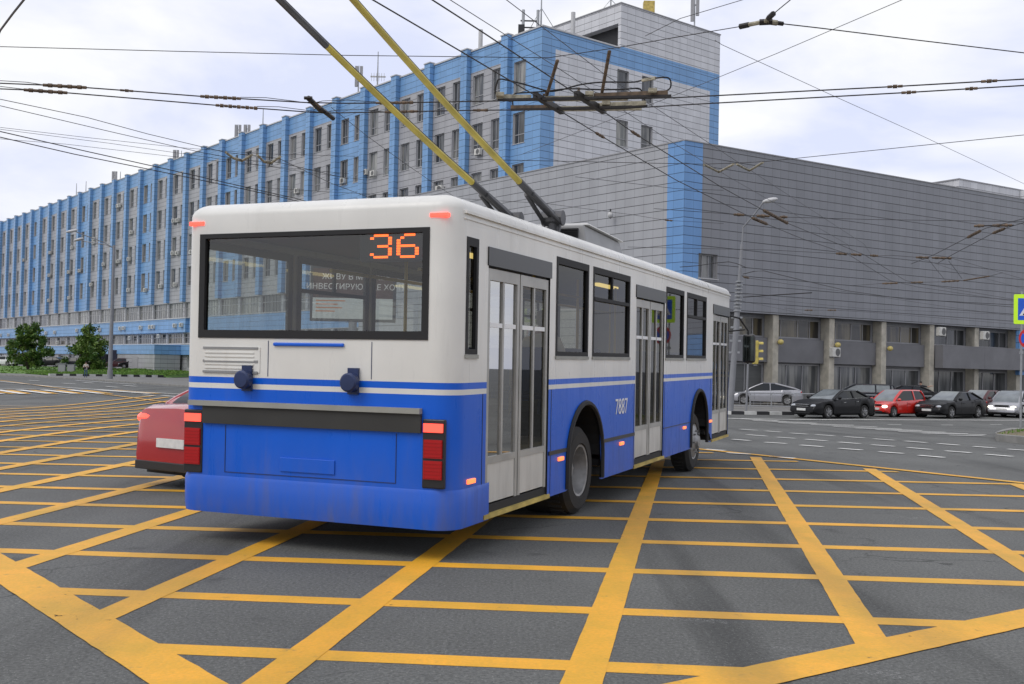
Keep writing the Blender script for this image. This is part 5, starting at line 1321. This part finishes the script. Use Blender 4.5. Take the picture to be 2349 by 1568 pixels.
# ------------------------------------------------------------------ trees
def tree(label, base, h, wx, seed, mats):
    r = random.Random(seed); t = empty('bushy_tree', base, 0, label, 'tree', 'trees on the grass bank')
    mb = MB(); cl = []
    for k in range(5):
        a = 2 * math.pi * k / 5 + r.uniform(-.4, .4); e = V((math.cos(a) * wx * .26, math.sin(a) * wx * .26, h * r.uniform(.45, .72)))
        mb.tube([(0, 0, -.3), e * .35 + V((0, 0, .1)), e], .11, 6, r1=.03); cl.append(e)
    mb.build('trunk', M['bark'], t)
    mb = MB(); cc = []
    ph = [r.uniform(0, 6.28) for _ in range(4)]
    for _ in range(105):
        a = r.uniform(0, 6.28); zz = r.uniform(.04, 1.0); rad = (1 - abs(zz - .40) * 1.15) * wx * .5 * r.random() ** .45 * (1 + .28 * math.sin(2 * a + ph[0]) + .22 * math.sin(7 * zz + 3 * a + ph[1]))
        cc.append((V((math.cos(a) * rad, math.sin(a) * rad, h * (.06 + .86 * zz * (1 + .13 * math.sin(3 * a + ph[2]))))), r.uniform(.2, .6) * wx / 5, r.choice((0, 0, 1))))
    for c, s, mi in cc:
        for _ in range(95):
            d = V((r.gauss(0, 1), r.gauss(0, 1), r.gauss(0, .8))).normalized() * s * r.uniform(.35, 1.15); p = c + d
            n1 = V((r.gauss(0, 1), r.gauss(0, 1), r.gauss(0, 1))).normalized(); n2 = n1.cross(V((r.gauss(0, 1), r.gauss(0, 1), r.gauss(0, 1)))).normalized()
            L_ = r.uniform(.12, .27); W_ = L_ * .5
            mb.quad(p - n1 * L_, p + n2 * W_, p + n1 * L_, p - n2 * W_, mi if r.random() < .8 else 1 - mi)
    mb.build('crown', mats, t, fix=False)
q = at_y(64, 848, 150); tree('tall irregular bushy tree, the left one of the two on the grass', (q.x, 150, .1), 6.1, 5.4, 3, [M['leaf_a'], M['leaf_b']])
q = at_y(207, 850, 148); tree('rounder yellow green bushy tree, just left of the lamp post', (q.x - .4, 148, .1), 5.8, 6.3, 8, [M['leaf_b'], M['leaf_a']])
q = at_y(150, 850, 138)
t = empty('utility_cabinet', (q.x, 138, -.34), A(10), 'pair of grey utility cabinets on the grass between the trees', 'cabinet')
for i, x in enumerate((-.85, .25)):
    mb = MB(); mb.box(x, x + .9, -.3, .3, 0, 1.35 - i * .12); mb.box(x - .05, x + .95, -.34, .34, 1.35 - i * .12, 1.42 - i * .12); c = mb.build('cabinet_body', M['post_gr'], t)
    mb = MB(); mb.box(x + .06, x + .84, -.32, -.301, .1, 1.2); mb.build('door', M['trim_gr'], c)

# ------------------------------------------------------------------ lamp posts, masts
b0 = ground(252, 868.5, .13); tp = at_y(257, 562, b0.y)
t = empty('street_lamp', b0, 0, 'tall grey street lamp with two arms on the left pavement', 'street lamp')
Hm = tp.z - b0.z
mb = MB(); mb.cyl((0, 0, 0), (0, 0, Hm), .24, .12, 12); mb.cyl((0, 0, 0), (0, 0, .9), .30, .28, 12); mb.build('post', M['post_gr'], t)
for (x, y), dy in (((187, 549), .8), ((173, 530), -1.2)):
    hp = at_y(x, y, b0.y + dy) - b0; d = V((hp.x, hp.y, 0)).normalized()
    mb = MB(); mb.tube([(0, 0, Hm - .3), V((0, 0, Hm - .1)) + (hp - V((0, 0, Hm))) * .25, hp - d * .5 - V((0, 0, .22)), hp], .055, 6); mb.build('arm', M['post_gr'], t)
    mb = MB(); mb.ball((0, 0, 0), .62, .22, .15, 12); k = mb.build('lamp_head', M['trim_wh'], t, smooth=True); k.location = hp + d * .35; k.rotation_euler = (0, A(14), math.atan2(d.y, d.x))
# mast with lamp right of the bus
b1 = ground(1686, 944, .15); b1.y += 1.2; tp = at_y(1702, 560, b1.y); Hm = tp.z - b1.z
t = empty('lamp_mast', (b1.x, b1.y, b1.z), 0, 'grey steel mast with one lamp and many wire clamps behind the front of the trolleybus', 'street lamp')
mb = MB(); e = V((tp.x - b1.x, 0, Hm)); mb.cyl((0, 0, 0), e * .62, .17, .14, 12); mb.cyl(e * .62, e, .10, .08, 10); mb.build('post', M['post_gr'], t)
mb = MB()
for k in range(9): c = e * (.60 + .022 * k); mb.cyl(c - V((0, 0, .03)), c + V((0, 0, .03)), .2, n=10)
for f in (.35, .42, .5, .56): c = e * f; mb.box(c.x - .28, c.x + .28, -.06, .06, c.z - .05, c.z + .05)
mb.build('wire_clamp', M['steel'], t)
hp = at_y(1753, 461, b1.y - .6) - b1; mb = MB(); mb.tube([e, e + V((.05, 0, .9)), V((hp.x * .55 + e.x * .3, hp.y * .5, hp.z - .75)), hp], .045, 6); mb.build('arm', M['post_gr'], t)
mb = MB(); mb.ball((0, 0, 0), .42, .19, .13, 12); k = mb.build('lamp_head', M['trim_wh'], t, smooth=True); k.location = hp + V((.3, 0, .05)); k.rotation_euler = (0, A(-14), 0)
# traffic signal seen from behind
b2 = ground(1719.5, 944.5, .15); b2.y += .8; tz = at_y(1735, 781, b2.y).z - b2.z; bz = at_y(1735, 835, b2.y).z - b2.z; hx = at_y(1734, 808, b2.y).x - b2.x
t = empty('traffic_signal', (b2.x, b2.y, b2.z), 0, 'yellow traffic signal on a thin grey post, its three hoods facing right', 'traffic signal')
mb = MB(); mb.cyl((0, 0, 0), (.08, 0, tz * .98), .055, n=10); mb.build('post', M['post_gr'], t)
mb = MB(); mb.box(hx - .17, hx + .10, -.17, .17, bz, tz); h_ = mb.build('signal_housing', M['tl_y'], t, bevel=.03)
mb = MB()
for k in range(3):
    zc = bz + (tz - bz) * (k + .5) / 3; mb.add([(hx + .10 + dx, .13 * math.cos(a), zc + .02 + .13 * math.sin(a)) for dx in (0, .26) for a in [math.pi * j / 8 for j in range(9)]], [(j, j + 1, 10 + j, 9 + j) for j in range(8)])
    mb.cyl((hx + .10, 0, zc), (hx + .13, 0, zc), .11, n=14)
mb.build('signal_hood', M['tl_y'], h_)
mb = MB(); mb.box(.03, hx - .1, -.03, .03, bz + .15, bz + .2); mb.box(.03, hx - .1, -.03, .03, tz - .2, tz - .15); mb.box(hx - .1, hx + .06, -.08, .08, bz - .08, bz - .002); mb.build('bracket', M['trim_gr'], t)

# ------------------------------------------------------------------ crossing and no stopping signs on one post
YS = 36.5
pb = at_y(2341, 989, YS); sc1 = at_y(2361, 709, YS - .06); sc2 = at_y(2362, 776, YS - .06)
t = empty('sign_post', (pb.x, YS, terr(YS) + .15), 0, 'grey post on the traffic island carrying two road signs', 'sign post')
top_ = at_y(2346, 668, YS).z - (terr(YS) + .15)
mb = MB(); mb.cyl((0, 0, 0), (0, 0, top_), .035, n=10); mb.build('post', M['steel'], t)
mb = MB(); mb.box(-.05, .05, -.05, .05, top_ * .55, top_ * .57); mb.box(-.25, .02, -.02, .02, .75, .78); mb.build('bracket', M['steel'], t)
o = empty('pedestrian_crossing_sign', sc1, A(-4), 'pedestrian crossing sign with a fluorescent yellow green border at the right edge', 'road sign')
PSg = lambda u, z, d: (u, -d, z)
def rrect(w_, h_, r_, n_=5):
    P = []
    for cx, cy, a0 in ((w_ - r_, h_ - r_, 0), (-w_ + r_, h_ - r_, 90), (-w_ + r_, -h_ + r_, 180), (w_ - r_, -h_ + r_, 270)):
        P += [(cx + r_ * math.cos(A(a0 + 90 * k / n_)), cy + r_ * math.sin(A(a0 + 90 * k / n_))) for k in range(n_ + 1)]
    return P
s_ = .51
mb = MB(); mb.prism(rrect(s_, s_, .05), PSg, -.012, .0); mb.build('border', M['sign_y'], o)
mb = MB(); mb.prism(rrect(s_ * .735, s_ * .735, .02), PSg, .001, .004); mb.build('blue_panel', M['sign_b'], o)
mb = MB(); mb.prism([(-.33, -.22), (.33, -.22), (0, .30)], PSg, .005, .007); mb.build('white_triangle', M['sign_w'], o)
mb = MB()
for k in range(5): x = -.22 + k * .105; mb.prism([(x, -.205), (x + .05, -.205), (x + .05 + (0 - x) * .12, -.145), (x + (0 - x) * .12, -.145)], PSg, .008, .009)
def limb(a, b_, w_):
    d = V((b_[0] - a[0], b_[1] - a[1])).normalized(); n_ = V((-d.y, d.x)) * w_
    mb.prism([(a[0] + n_.x, a[1] + n_.y), (b_[0] + n_.x, b_[1] + n_.y), (b_[0] - n_.x, b_[1] - n_.y), (a[0] - n_.x, a[1] - n_.y)], PSg, .008, .0092)
limb((0, .12), (.0, -.0), .03); limb((0, .0), (-.07, -.13), .018); limb((0, .0), (.06, -.06), .018); limb((.06, -.06), (.09, -.13), .016); limb((0, .11), (-.08, .03), .013); limb((0, .11), (.08, .04), .013)
mb.prism([(.03 * math.cos(k * .6283), .165 + .03 * math.sin(k * .6283)) for k in range(10)], PSg, .008, .0092)
mb.build('walking_figure', M['sign_k'], o)
o = empty('no_stopping_sign', sc2, A(-4), 'round blue no stopping sign with red border and cross below the crossing sign', 'road sign')
def disc(r_, d0, d1, m_, nm, par): mb = MB(); mb.prism([(r_ * math.cos(2 * math.pi * k / 32), r_ * math.sin(2 * math.pi * k / 32)) for k in range(32)], PSg, d0, d1); return mb.build(nm, m_, par)
disc(.36, -.012, 0, M['sign_r'], 'red_border', o); disc(.29, .001, .004, M['sign_b'], 'blue_face', o)
mb = MB(); 
for sg in (-1, 1):
    d = V((sg * .7071, .7071)); n_ = V((-d.y, d.x)) * .034; a, b_ = d * -.30, d * .30; e_ = .005 + (.001 if sg > 0 else 0)
    mb.prism([(a.x + n_.x, a.y + n_.y), (b_.x + n_.x, b_.y + n_.y), (b_.x - n_.x, b_.y - n_.y), (a.x - n_.x, a.y - n_.y)], PSg, e_, e_ + .001)
mb.build('red_cross', M['sign_r'], o)

# ------------------------------------------------------------------ poster billboard seen through the trolleybus windows
YB = 73.0
c0 = at_y(710, 735, YB); c1 = at_y(909, 612, YB); wB, hB = c1.x - c0.x, c1.z - c0.z
t = empty('billboard', ((c0.x + c1.x) / 2, YB, terr(YB)), A(0), 'dark framed poster billboard seen through the rear window of the trolleybus', 'billboard')
zb0 = c0.z - terr(YB); BB = lambda u, z, d: (u, -d, z)
mb = MB(); mb.pbox(BB, -wB / 2, wB / 2, zb0, zb0 + hB, -.5, 0); mb.build('frame', M['bb_fr'], t, bevel=.03)
mb = MB(); mb.pbox(BB, -wB / 2 + .18, wB / 2 - .18, zb0 + hB * .42, zb0 + hB - .18, .003, .012, 0); mb.pbox(BB, -wB / 2 + .18, wB / 2 - .18, zb0 + .18, zb0 + hB * .42, .003, .014, 1)
po = mb.build('poster', [M['bb_dk'], M['bb_wh']], t)
mb = MB(); mb.cyl((0, .25, 0), (0, .25, zb0), .28, n=14); mb.build('post', M['post_gr'], t)
def bmw(u, z): return Matrix(((1, 0, 0, u), (0, 0, -1, -.018), (0, 1, 0, z), (0, 0, 0, 1)))
text_mesh('headline', 'ЖИВУ В МОСКВЕ', .55, M['bb_tx'], po, bmw(.2, zb0 + hB * .80), .002)
text_mesh('headline', 'ИНВЕСТИРУЮ ГДЕ ХОЧУ', .55, M['bb_tx'], po, bmw(.2, zb0 + hB * .62), .002)
mb = MB()
for k, wd in enumerate((2.0, 1.5, 1.8, 1.3)): mb.pbox(BB, -wB / 2 + .4, -wB / 2 + .4 + wd, zb0 + hB * .36 - k * .24, zb0 + hB * .36 - k * .24 + .07, .015, .018)
mb.build('small_print', M['bb_or'], po)
# ------------------------------------------------------------------ overhead wires and fittings (heights above the road)
GWI = 'overhead wires across the junction'
def P3(q, z):
    return at_z(q[0], q[1], q[2] if len(q) > 2 else z)
def sagline(pts, z):
    return [P3(q, z) for q in pts]
def wire(label, pts, z, r, m_='wire', ins=(), name='overhead_wire', cat='wire', im='insul'):
    w3 = sagline(pts, z); pts = list(pts)
    def off(q): return q[0] < 0 or q[0] > 2349 or q[1] < 0
    if off(pts[0]): w3.insert(0, w3[0] + (w3[0] - w3[1]).normalized() * 14); pts.insert(0, (pts[0][0] * 2 - pts[1][0], pts[0][1]))
    if off(pts[-1]): w3.append(w3[-1] + (w3[-1] - w3[-2]).normalized() * 14); pts.append((pts[-1][0] * 2 - pts[-2][0], pts[-1][1]))
    o = empty(name, w3[0], 0, label, cat, GWI); b = w3[0]
    mb = MB(); mb.tube([p - b for p in w3], r, 6); mb.build('wire', M[m_], o)
    for x0, x1, rr in ins:
        # interpolate by pixel x along the wire
        def atx(x):
            for (p, q), (a, c) in zip(zip(pts, pts[1:]), zip(w3, w3[1:])):
                if min(p[0], q[0]) <= x <= max(p[0], q[0]) and abs(q[0] - p[0]) > 1e-6: return a.lerp(c, (x - p[0]) / (q[0] - p[0]))
            return w3[0]
        a, c = atx(x0) - b, atx(x1) - b; mb = MB(); n_ = max(3, int((c - a).length / (rr * 2.2)))
        for k in range(n_):
            p, q = a.lerp(c, (k + .06) / n_), a.lerp(c, (k + .94) / n_); mb.cyl(p, q, rr * (1 if k % 2 else .75), n=8)
        mb.build('insulator', M[im], o)
    return o
Z1 = 6.15
up = [(-160, 182), (0, 190.4), (98.6, 194.5), (200, 200.6), (282, 206.7), (459, 220.3), (700, 234.6), (798, 236.5), (952, 234.5), (1142, 231), (1290, 229), (1550, 223.5), (2053.6, 197.9), (2349, 181), (2560, 169)]
lo = [(-160, 197), (0, 203.3), (54, 205.5), (155, 212.5), (377, 231), (493, 240.7), (731, 258.2), (775, 258.4), (1091, 252.3), (1300, 251), (1420, 249), (1574, 239.7), (2084, 211.5), (2349, 195.5), (2560, 183)]
wire('upper wire of the thick horizontal contact wire pair across the photograph', up, Z1, .011, ins=((98, 199, .035), (275, 306, .025), (459, 552, .033), (862, 948, .028), (2036, 2072, .03), (2252, 2290, .03)))
wire('lower wire of the thick horizontal contact wire pair across the photograph', lo, Z1, .011, ins=((54, 155, .035), (494, 590, .033), (884, 960, .028), (1085, 1120, .028), (2068, 2103, .03), (2216, 2245, .03)))
for lab, pts in (('short feeder wire joining the first insulator of the upper contact wire', [(-160, 174), (0, 184.5), (60, 188), (99, 193.8)]), ('short feeder wire joining the first insulator of the lower contact wire', [(-160, 188), (0, 197.6), (54, 204)]),
                 ('thin bowed wire above the upper contact wire at the dark hanger', [(552, 222.5), (610, 223.5), (680, 232), (714, 237), (740, 231), (798, 229), (862, 233.4)]), ('thin bowed wire above the lower contact wire at the dark hanger', [(590, 243.5), (640, 244.5), (700, 252), (740, 258), (775, 252), (830, 251), (884, 256)])):
    wire(lab, pts, Z1 + .03, .006, name='feeder_wire')
# dark hanger across both contact wires
def fitting(label, segs, z, name='wire_hanger', cat='wire fitting', bl=.0):
    b = P3(segs[0][0], z); o = empty(name, b, 0, label, cat); 
    for i, (p, q, r, m_) in enumerate(segs):
        a, c = P3(p, z) - b, P3(q, z) - b; mb = MB(); mb.tube([a, a.lerp(c, .12), a.lerp(c, .5), a.lerp(c, .88), c], r, 7)
        mb.build('bar', M[m_], o)
    return o
fitting('dark diagonal hanger clamping both contact wires left of the yellow poles', [((698, 224), (716, 224), .03, 'wire'), ((708, 225), (735, 252), .05, 'wire'), ((732, 246), (764, 271), .045, 'wire'), ((718, 232), (752, 262), .03, 'insul')], Z1 + .04)
# crossing: where the diagonal pair passes over the horizontal pair
b = P3((1300, 235), Z1); o = empty('overhead_wire_crossing', b, 0, 'cluttered trolley wire crossing with rusty insulating bars and looped black cables', 'wire fitting')
def seg(p, q, r, m_, nm, z=Z1, k=5):
    a, c = P3(p, z) - b, P3(q, z) - b; mb = MB(); d = (c - a)
    up_ = V((0, 0, 1)); s = d.normalized().cross(up_).normalized() * r
    mb.hexa([a - s - up_ * r, c - s - up_ * r, c + s - up_ * r, a + s - up_ * r, a - s + up_ * r, c - s + up_ * r, c + s + up_ * r, a + s + up_ * r]); return mb.build(nm, M[m_], o)
for p, q, m_ in (((1139, 222), (1218, 223), 'insul2'), ((1250, 226), (1440, 224.5), 'insul2'), ((1363, 219.5), (1532, 213), 'insul'), ((1172, 247), (1258, 246), 'insul'), ((1283, 249), (1472, 247), 'insul2'), ((1356, 242.5), (1482, 236.5), 'insul2')): seg(p, q, .038, m_, 'insulating_bar', Z1 + .05)
for p, q in (((1142, 228.5), (1540, 219)), ((1172, 251.5), (1485, 243))): seg(p, q, .018, 'wire', 'running_bar', Z1 + .0)
for p, q in (((1228, 218), (1290, 256)), ((1322, 214), (1386, 255))): seg(p, q, .045, 'wire', 'diagonal_bar', Z1 + .02)
for pts in ([(1142, 222), (1136, 210), (1139, 193), (1146, 181), (1175, 186), (1210, 195), (1240, 204), (1262, 209), (1290, 205), (1325, 195), (1365, 189), (1410, 187.5), (1450, 188), (1472, 184), (1500, 179), (1528, 177), (1538, 184), (1538, 200), (1530, 207), (1520, 213)],
            [(1177, 246), (1176, 225), (1182, 214), (1205, 212), (1250, 209), (1290, 204), (1320, 203), (1380, 205), (1432, 204), (1462, 202), (1472, 208), (1476, 220), (1480, 232)]):
    w3 = [P3(q, Z1 + .15) - b for q in pts]; sm = []
    for i in range(len(w3) - 1):
        p0, p1, p2, p3 = w3[max(i - 1, 0)], w3[i], w3[i + 1], w3[min(i + 2, len(w3) - 1)]
        for k in range(4):
            t_ = k / 4; sm.append(.5 * ((2 * p1) + (p2 - p0) * t_ + (2 * p0 - 5 * p1 + 4 * p2 - p3) * t_ ** 2 + (3 * p1 - p0 - 3 * p2 + p3) * t_ ** 3))
    sm.append(w3[-1]); mb = MB(); mb.tube(sm, .013, 7); mb.build('looped_cable', M['black'], o, smooth=True)
seg((1473, 184), (1504, 178.5), .02, 'insul2', 'cable_sleeve', Z1 + .15)
for p, q in (((1279, 137), (1253, 222)), ((1398, 116), (1379, 222)), ((1262, 205), (1240, 224)), ((1328, 200), (1326, 222))):
    a, c = P3(p, Z1 + .25) - b, P3(q, Z1 + .1) - b; mb = MB(); n_ = max(4, int((c - a).length / .06))
    for k in range(n_): mb.ball(a.lerp(c, (k + .5) / n_), .032, .032, .022, 7)
    mb.tube([a, c], .008, 5); mb.build('bead_insulator', M['insul'], o)
for x, y in ((1147, 218), (1352, 216), (1497, 209), (1262, 243), (1390, 238)): 
    a = P3((x, y), Z1 + .06) - b; mb = MB(); mb.box(a.x - .07, a.x + .07, a.y - .04, a.y + .04, a.z - .02, a.z + .05); mb.build('clamp', M['insul2'], o, bevel=.01)
# diagonal contact pair running away to the right
wire('left wire of the diagonal contact wire pair running away from the upper middle', [(790, -38), (855, -1), (1060, 119), (1232, 221), (1290, 257), (1375, 309), (1550, 412), (1729, 501), (1840, 547), (1944.5, 582), (2042, 643), (2104, 657.6), (2349, 694)], Z1, .010, ins=((1725, 1757, .05), (1366, 1384, .03)))
wire('right wire of the diagonal contact wire pair running away from the upper middle', [(925, -43), (993, 0), (1102, 70), (1319, 213), (1386, 256), (1455, 305), (1574, 379), (1655, 428.7), (1803, 510), (1983, 584), (2077, 643), (2128, 653), (2349, 690)], Z1, .010, ins=((1745, 1805, .05), (1448, 1466, .03)))
wire('pale feeder wire left of the two above the roof corner', [(960, -48), (1034, 0), (1279, 155), (1550, 331), (1673, 406), (1944, 560), (1960, 585)], 7.4, .007, 'wire2', name='feeder_wire')
wire('pale feeder wire right of the two above the roof corner', [(1090, -50), (1163, 0), (1387, 170), (1560, 284), (1746, 406), (1983, 560), (2000, 587)], 7.4, .007, 'wire2', name='feeder_wire')
wire('thin span wire crossing the upper left sky to the roof corner', [(-200, 101), (0, 106.4), (400, 117), (798, 126.5), (1258, 132), (1420, 108), (1550, 85), (1697, 60.5), (1760, 50)], 7.2, .007)
wire('dark span wire descending through the upper right sky', [(1760, 50), (1792, 53.7), (1830, 58), (1882, 64), (2100, 91), (2349, 120.7), (2560, 148)], 7.2, .009)
fitting('Y-shaped insulator joint where three span wires meet in the upper right sky', [((1697, 60.5), (1718, 56), .045, 'wire'), ((1718, 56), (1748, 50), .035, 'insul2'), ((1742, 50.5), (1772, 49), .05, 'wire'), ((1760, 49), (1782, 52), .045, 'insul2'), ((1782, 52), (1796, 54), .035, 'wire'), ((1757, 48), (1764, 40), .035, 'insul2'), ((1763, 41), (1774, 31), .045, 'wire')], 7.2, 'span_wire_joint')
wire('pale span wire rising from the Y-shaped joint to the top edge', [(1772, 33), (1790, 18), (1812, 0), (1860, -40)], 7.2, .008, 'wire2')
wire('faint thin wire falling from the tower to the right edge', [(1640, 92), (1656, 102), (1900, 214), (2100, 304), (2349, 421), (2500, 492)], 9.5, .007, 'wire2')
wire('faint thin wire rising over the tower face to the top right', [(1200, 352), (1360, 290), (1550, 217), (1782, 122), (2067, 0), (2150, -35)], 9.0, .007, 'wire2')
wire('faint thin wire across the penthouse to the top edge', [(1480, 82), (1560, 42), (1700, 0), (1800, -32)], 9.0, .007, 'wire2')
wire('thin span wire over the grey roof with two V-shaped hangers', [(1080, 365), (1300, 369.5), (1510, 374), (1612, 376), (1680, 374), (1755, 370), (1900, 355), (2349, 309), (2560, 288)], 7.0, .008)
fitting('left V-shaped beaded hanger below the thin span wire on the dark facade', [((1615, 377), (1649, 394), .03, 'insul2'), ((1649, 394), (1683, 376), .03, 'insul2')], 7.0, 'v_hanger')
fitting('right V-shaped beaded hanger below the thin span wire on the dark facade', [((1690, 376), (1719, 391), .03, 'insul2'), ((1719, 391), (1750, 372), .03, 'insul2')], 7.0, 'v_hanger')
for i, (pts, z, r) in enumerate((([(-150, 187), (0, 227), (200, 269), (340, 307), (517, 349), (640, 363), (760, 420), (845, 452)], 7.2, .008), ([(-150, 205), (0, 242), (260, 303), (466, 350), (560, 367), (640, 372), (800, 410)], 7.2, .008), ([(-150, 276), (0, 291.6), (200, 315), (418, 338.4), (600, 352), (815, 358)], 7.6, .006),
                                 ([(-150, 279), (0, 296), (250, 328), (510, 365), (700, 394), (835, 412)], 7.6, .006), ([(-150, 258), (0, 301), (200, 347), (367, 384), (560, 428), (680, 455), (840, 500)], 6.3, .011), ([(-150, 270), (0, 314), (170, 353), (343, 388), (520, 425), (646, 452), (800, 490)], 6.3, .011),
                                 ([(-150, 300), (0, 318), (150, 330), (400, 359), (640, 383), (800, 398)], 7.6, .006))):
    wire(('thin upper left wire, topmost of the bundle', 'thin upper left wire, second of the bundle', 'hair thin left wire, uppermost of the nearly level ones', 'hair thin left wire, middle of the nearly level ones', 'thick left contact wire, the higher one descending to the trolleybus roof', 'thick left contact wire, the lower one descending to the trolleybus roof', 'hair thin left wire, lowest of the nearly level ones')[i], pts, z, r)
fitting('left of two sagging beaded hangers before the blue facade', [((518, 349), (535, 362), .035, 'insul2'), ((535, 362), (556, 368), .04, 'insul2'), ((556, 368), (578, 355), .035, 'insul2')], 7.2, 'v_hanger')
fitting('right of two sagging beaded hangers before the blue facade', [((590, 355), (605, 370), .035, 'insul2'), ((605, 370), (622, 373), .04, 'insul2'), ((622, 373), (643, 359), .035, 'insul2')], 7.2, 'v_hanger')
for i, pts in enumerate(([(600, 430), (760, 440), (1000, 452), (1250, 466), (1450, 492), (1530, 505), (1660, 512)], [(1320, 405), (1550, 432), (1660, 436)], [(760, 246), (840, 310), (930, 375), (1010, 430), (1060, 462)])):
    wire(('thin wire passing just over the trolleybus roof line', 'thin wire over the blue corner strip', 'thin wire under the yellow poles, descending right')[i], pts, 6.8, .006, ins=((1525, 1542, .03),) if i == 0 else ())
# bundle over the far carriageway on the right, before the dark facade
R = [('span wire carrying two rusty bars left of the lamp head', [(1500, 478), (1655, 489), (1690, 492), (1803, 497.5), (2000, 503), (2349, 508)], 6.6, .008, ((1683, 1707, .05), (1735, 1765, .05), (1790, 1806, .05))),
     ('span wire with rusty bars where the diagonal pair bends', [(1440, 566), (1767, 573), (1918, 581), (2014, 586.5), (2045, 585)], 6.3, .008, ((1918, 1942, .05), (1952, 1975, .05), (1996, 2014, .05))),
     ('span wire with rusty bars under the rising right pair', [(2014, 586.5), (2045, 585), (2101, 589.7), (2184, 592), (2349, 640)], 6.3, .008, ((2101, 2130, .05), (2138, 2182, .05))),
     ('left wire of the pair rising to the right edge', [(2090, 605), (2142.5, 583.8), (2260.6, 523), (2349, 501), (2450, 478)], 6.2, .010, ((2225, 2250, .05),)),
     ('right wire of the pair rising to the right edge', [(2150, 604), (2184, 584), (2290, 528), (2349, 510), (2450, 486)], 6.2, .010, ((2280, 2305, .05),)),
     ('rusty cross bar near the right edge on the dark facade', [(2234, 518), (2270, 517), (2326, 516)], 6.25, .02, ((2234, 2258, .05), (2276, 2322, .05))),
     ('left short wire dropping to the lower insulating bar', [(2130.7, 595.6), (2150, 620), (2169, 643)], 6.2, .009, ()), ('right short wire dropping to the lower insulating bar', [(2176.5, 598.5), (2192, 618), (2207.5, 640)], 6.2, .009, ()),
     ('lower span wire with cream insulators at the second bend', [(1950, 655), (2021, 650), (2113, 647), (2157, 646), (2210, 643), (2272.5, 632.5), (2300, 625)], 6.2, .009, ((2024, 2060, .05), (2090, 2118, .05), (2160, 2200, .045), (2210, 2270, .035))),
     ('sagging black cable from the mast to the right edge', [(1705, 628), (1729, 622), (1752.5, 620.7), (1844, 643), (1944.5, 666.5), (2077.5, 685.7), (2349, 700), (2450, 704)], 6.0, .016, ()),
     ('thin wire with one cream insulator from the mast', [(1703, 634), (1717, 637), (1800, 650), (1921, 666), (2150, 700), (2349, 728)], 6.0, .008, ((1706, 1718, .05),)),
     ('rusty yellow bar slanting up from the mast', [(1705, 681), (1780, 676), (1862, 671)], 6.0, .03, ()),
     ('short bar with two cream insulators just above the window row', [(1800, 706), (1846, 711), (1917, 711), (2000, 716), (2349, 745)], 5.6, .009, ((1846, 1864, .05), (1898, 1918, .05))),
     ('dark cable arching left from the mast', [(1560, 612), (1600, 609), (1640, 603), (1672, 600), (1690, 604), (1712, 613)], 6.2, .016, ()),
     ('thin wire crossing the lower part of the dark facade', [(1700, 690), (1850, 720), (2000, 741), (2349, 760)], 5.4, .007, ()),
     ('thin wire sloping over the right part of the dark facade', [(2110, 592), (2200, 622), (2349, 662), (2420, 682)], 6.6, .007, ()),
     ('thin wire above the yellow signal', [(1560, 660), (1690, 672), (1800, 690), (1990, 708), (2349, 722)], 5.9, .007, ())]
for lab, pts, z, r, ins in R: wire(lab, pts, z, r, ins=ins)
wire('thick pale wire crossing the top left corner', [(-60, 175), (-25, 125), (0, 70), (30, 30), (62, -10), (95, -50)], 5.0, .012, 'wire2')
for n_ in list(bpy.data.objects):
    if n_.type == 'EMPTY' and n_.parent is None and not n_.children: bpy.data.objects.remove(n_)
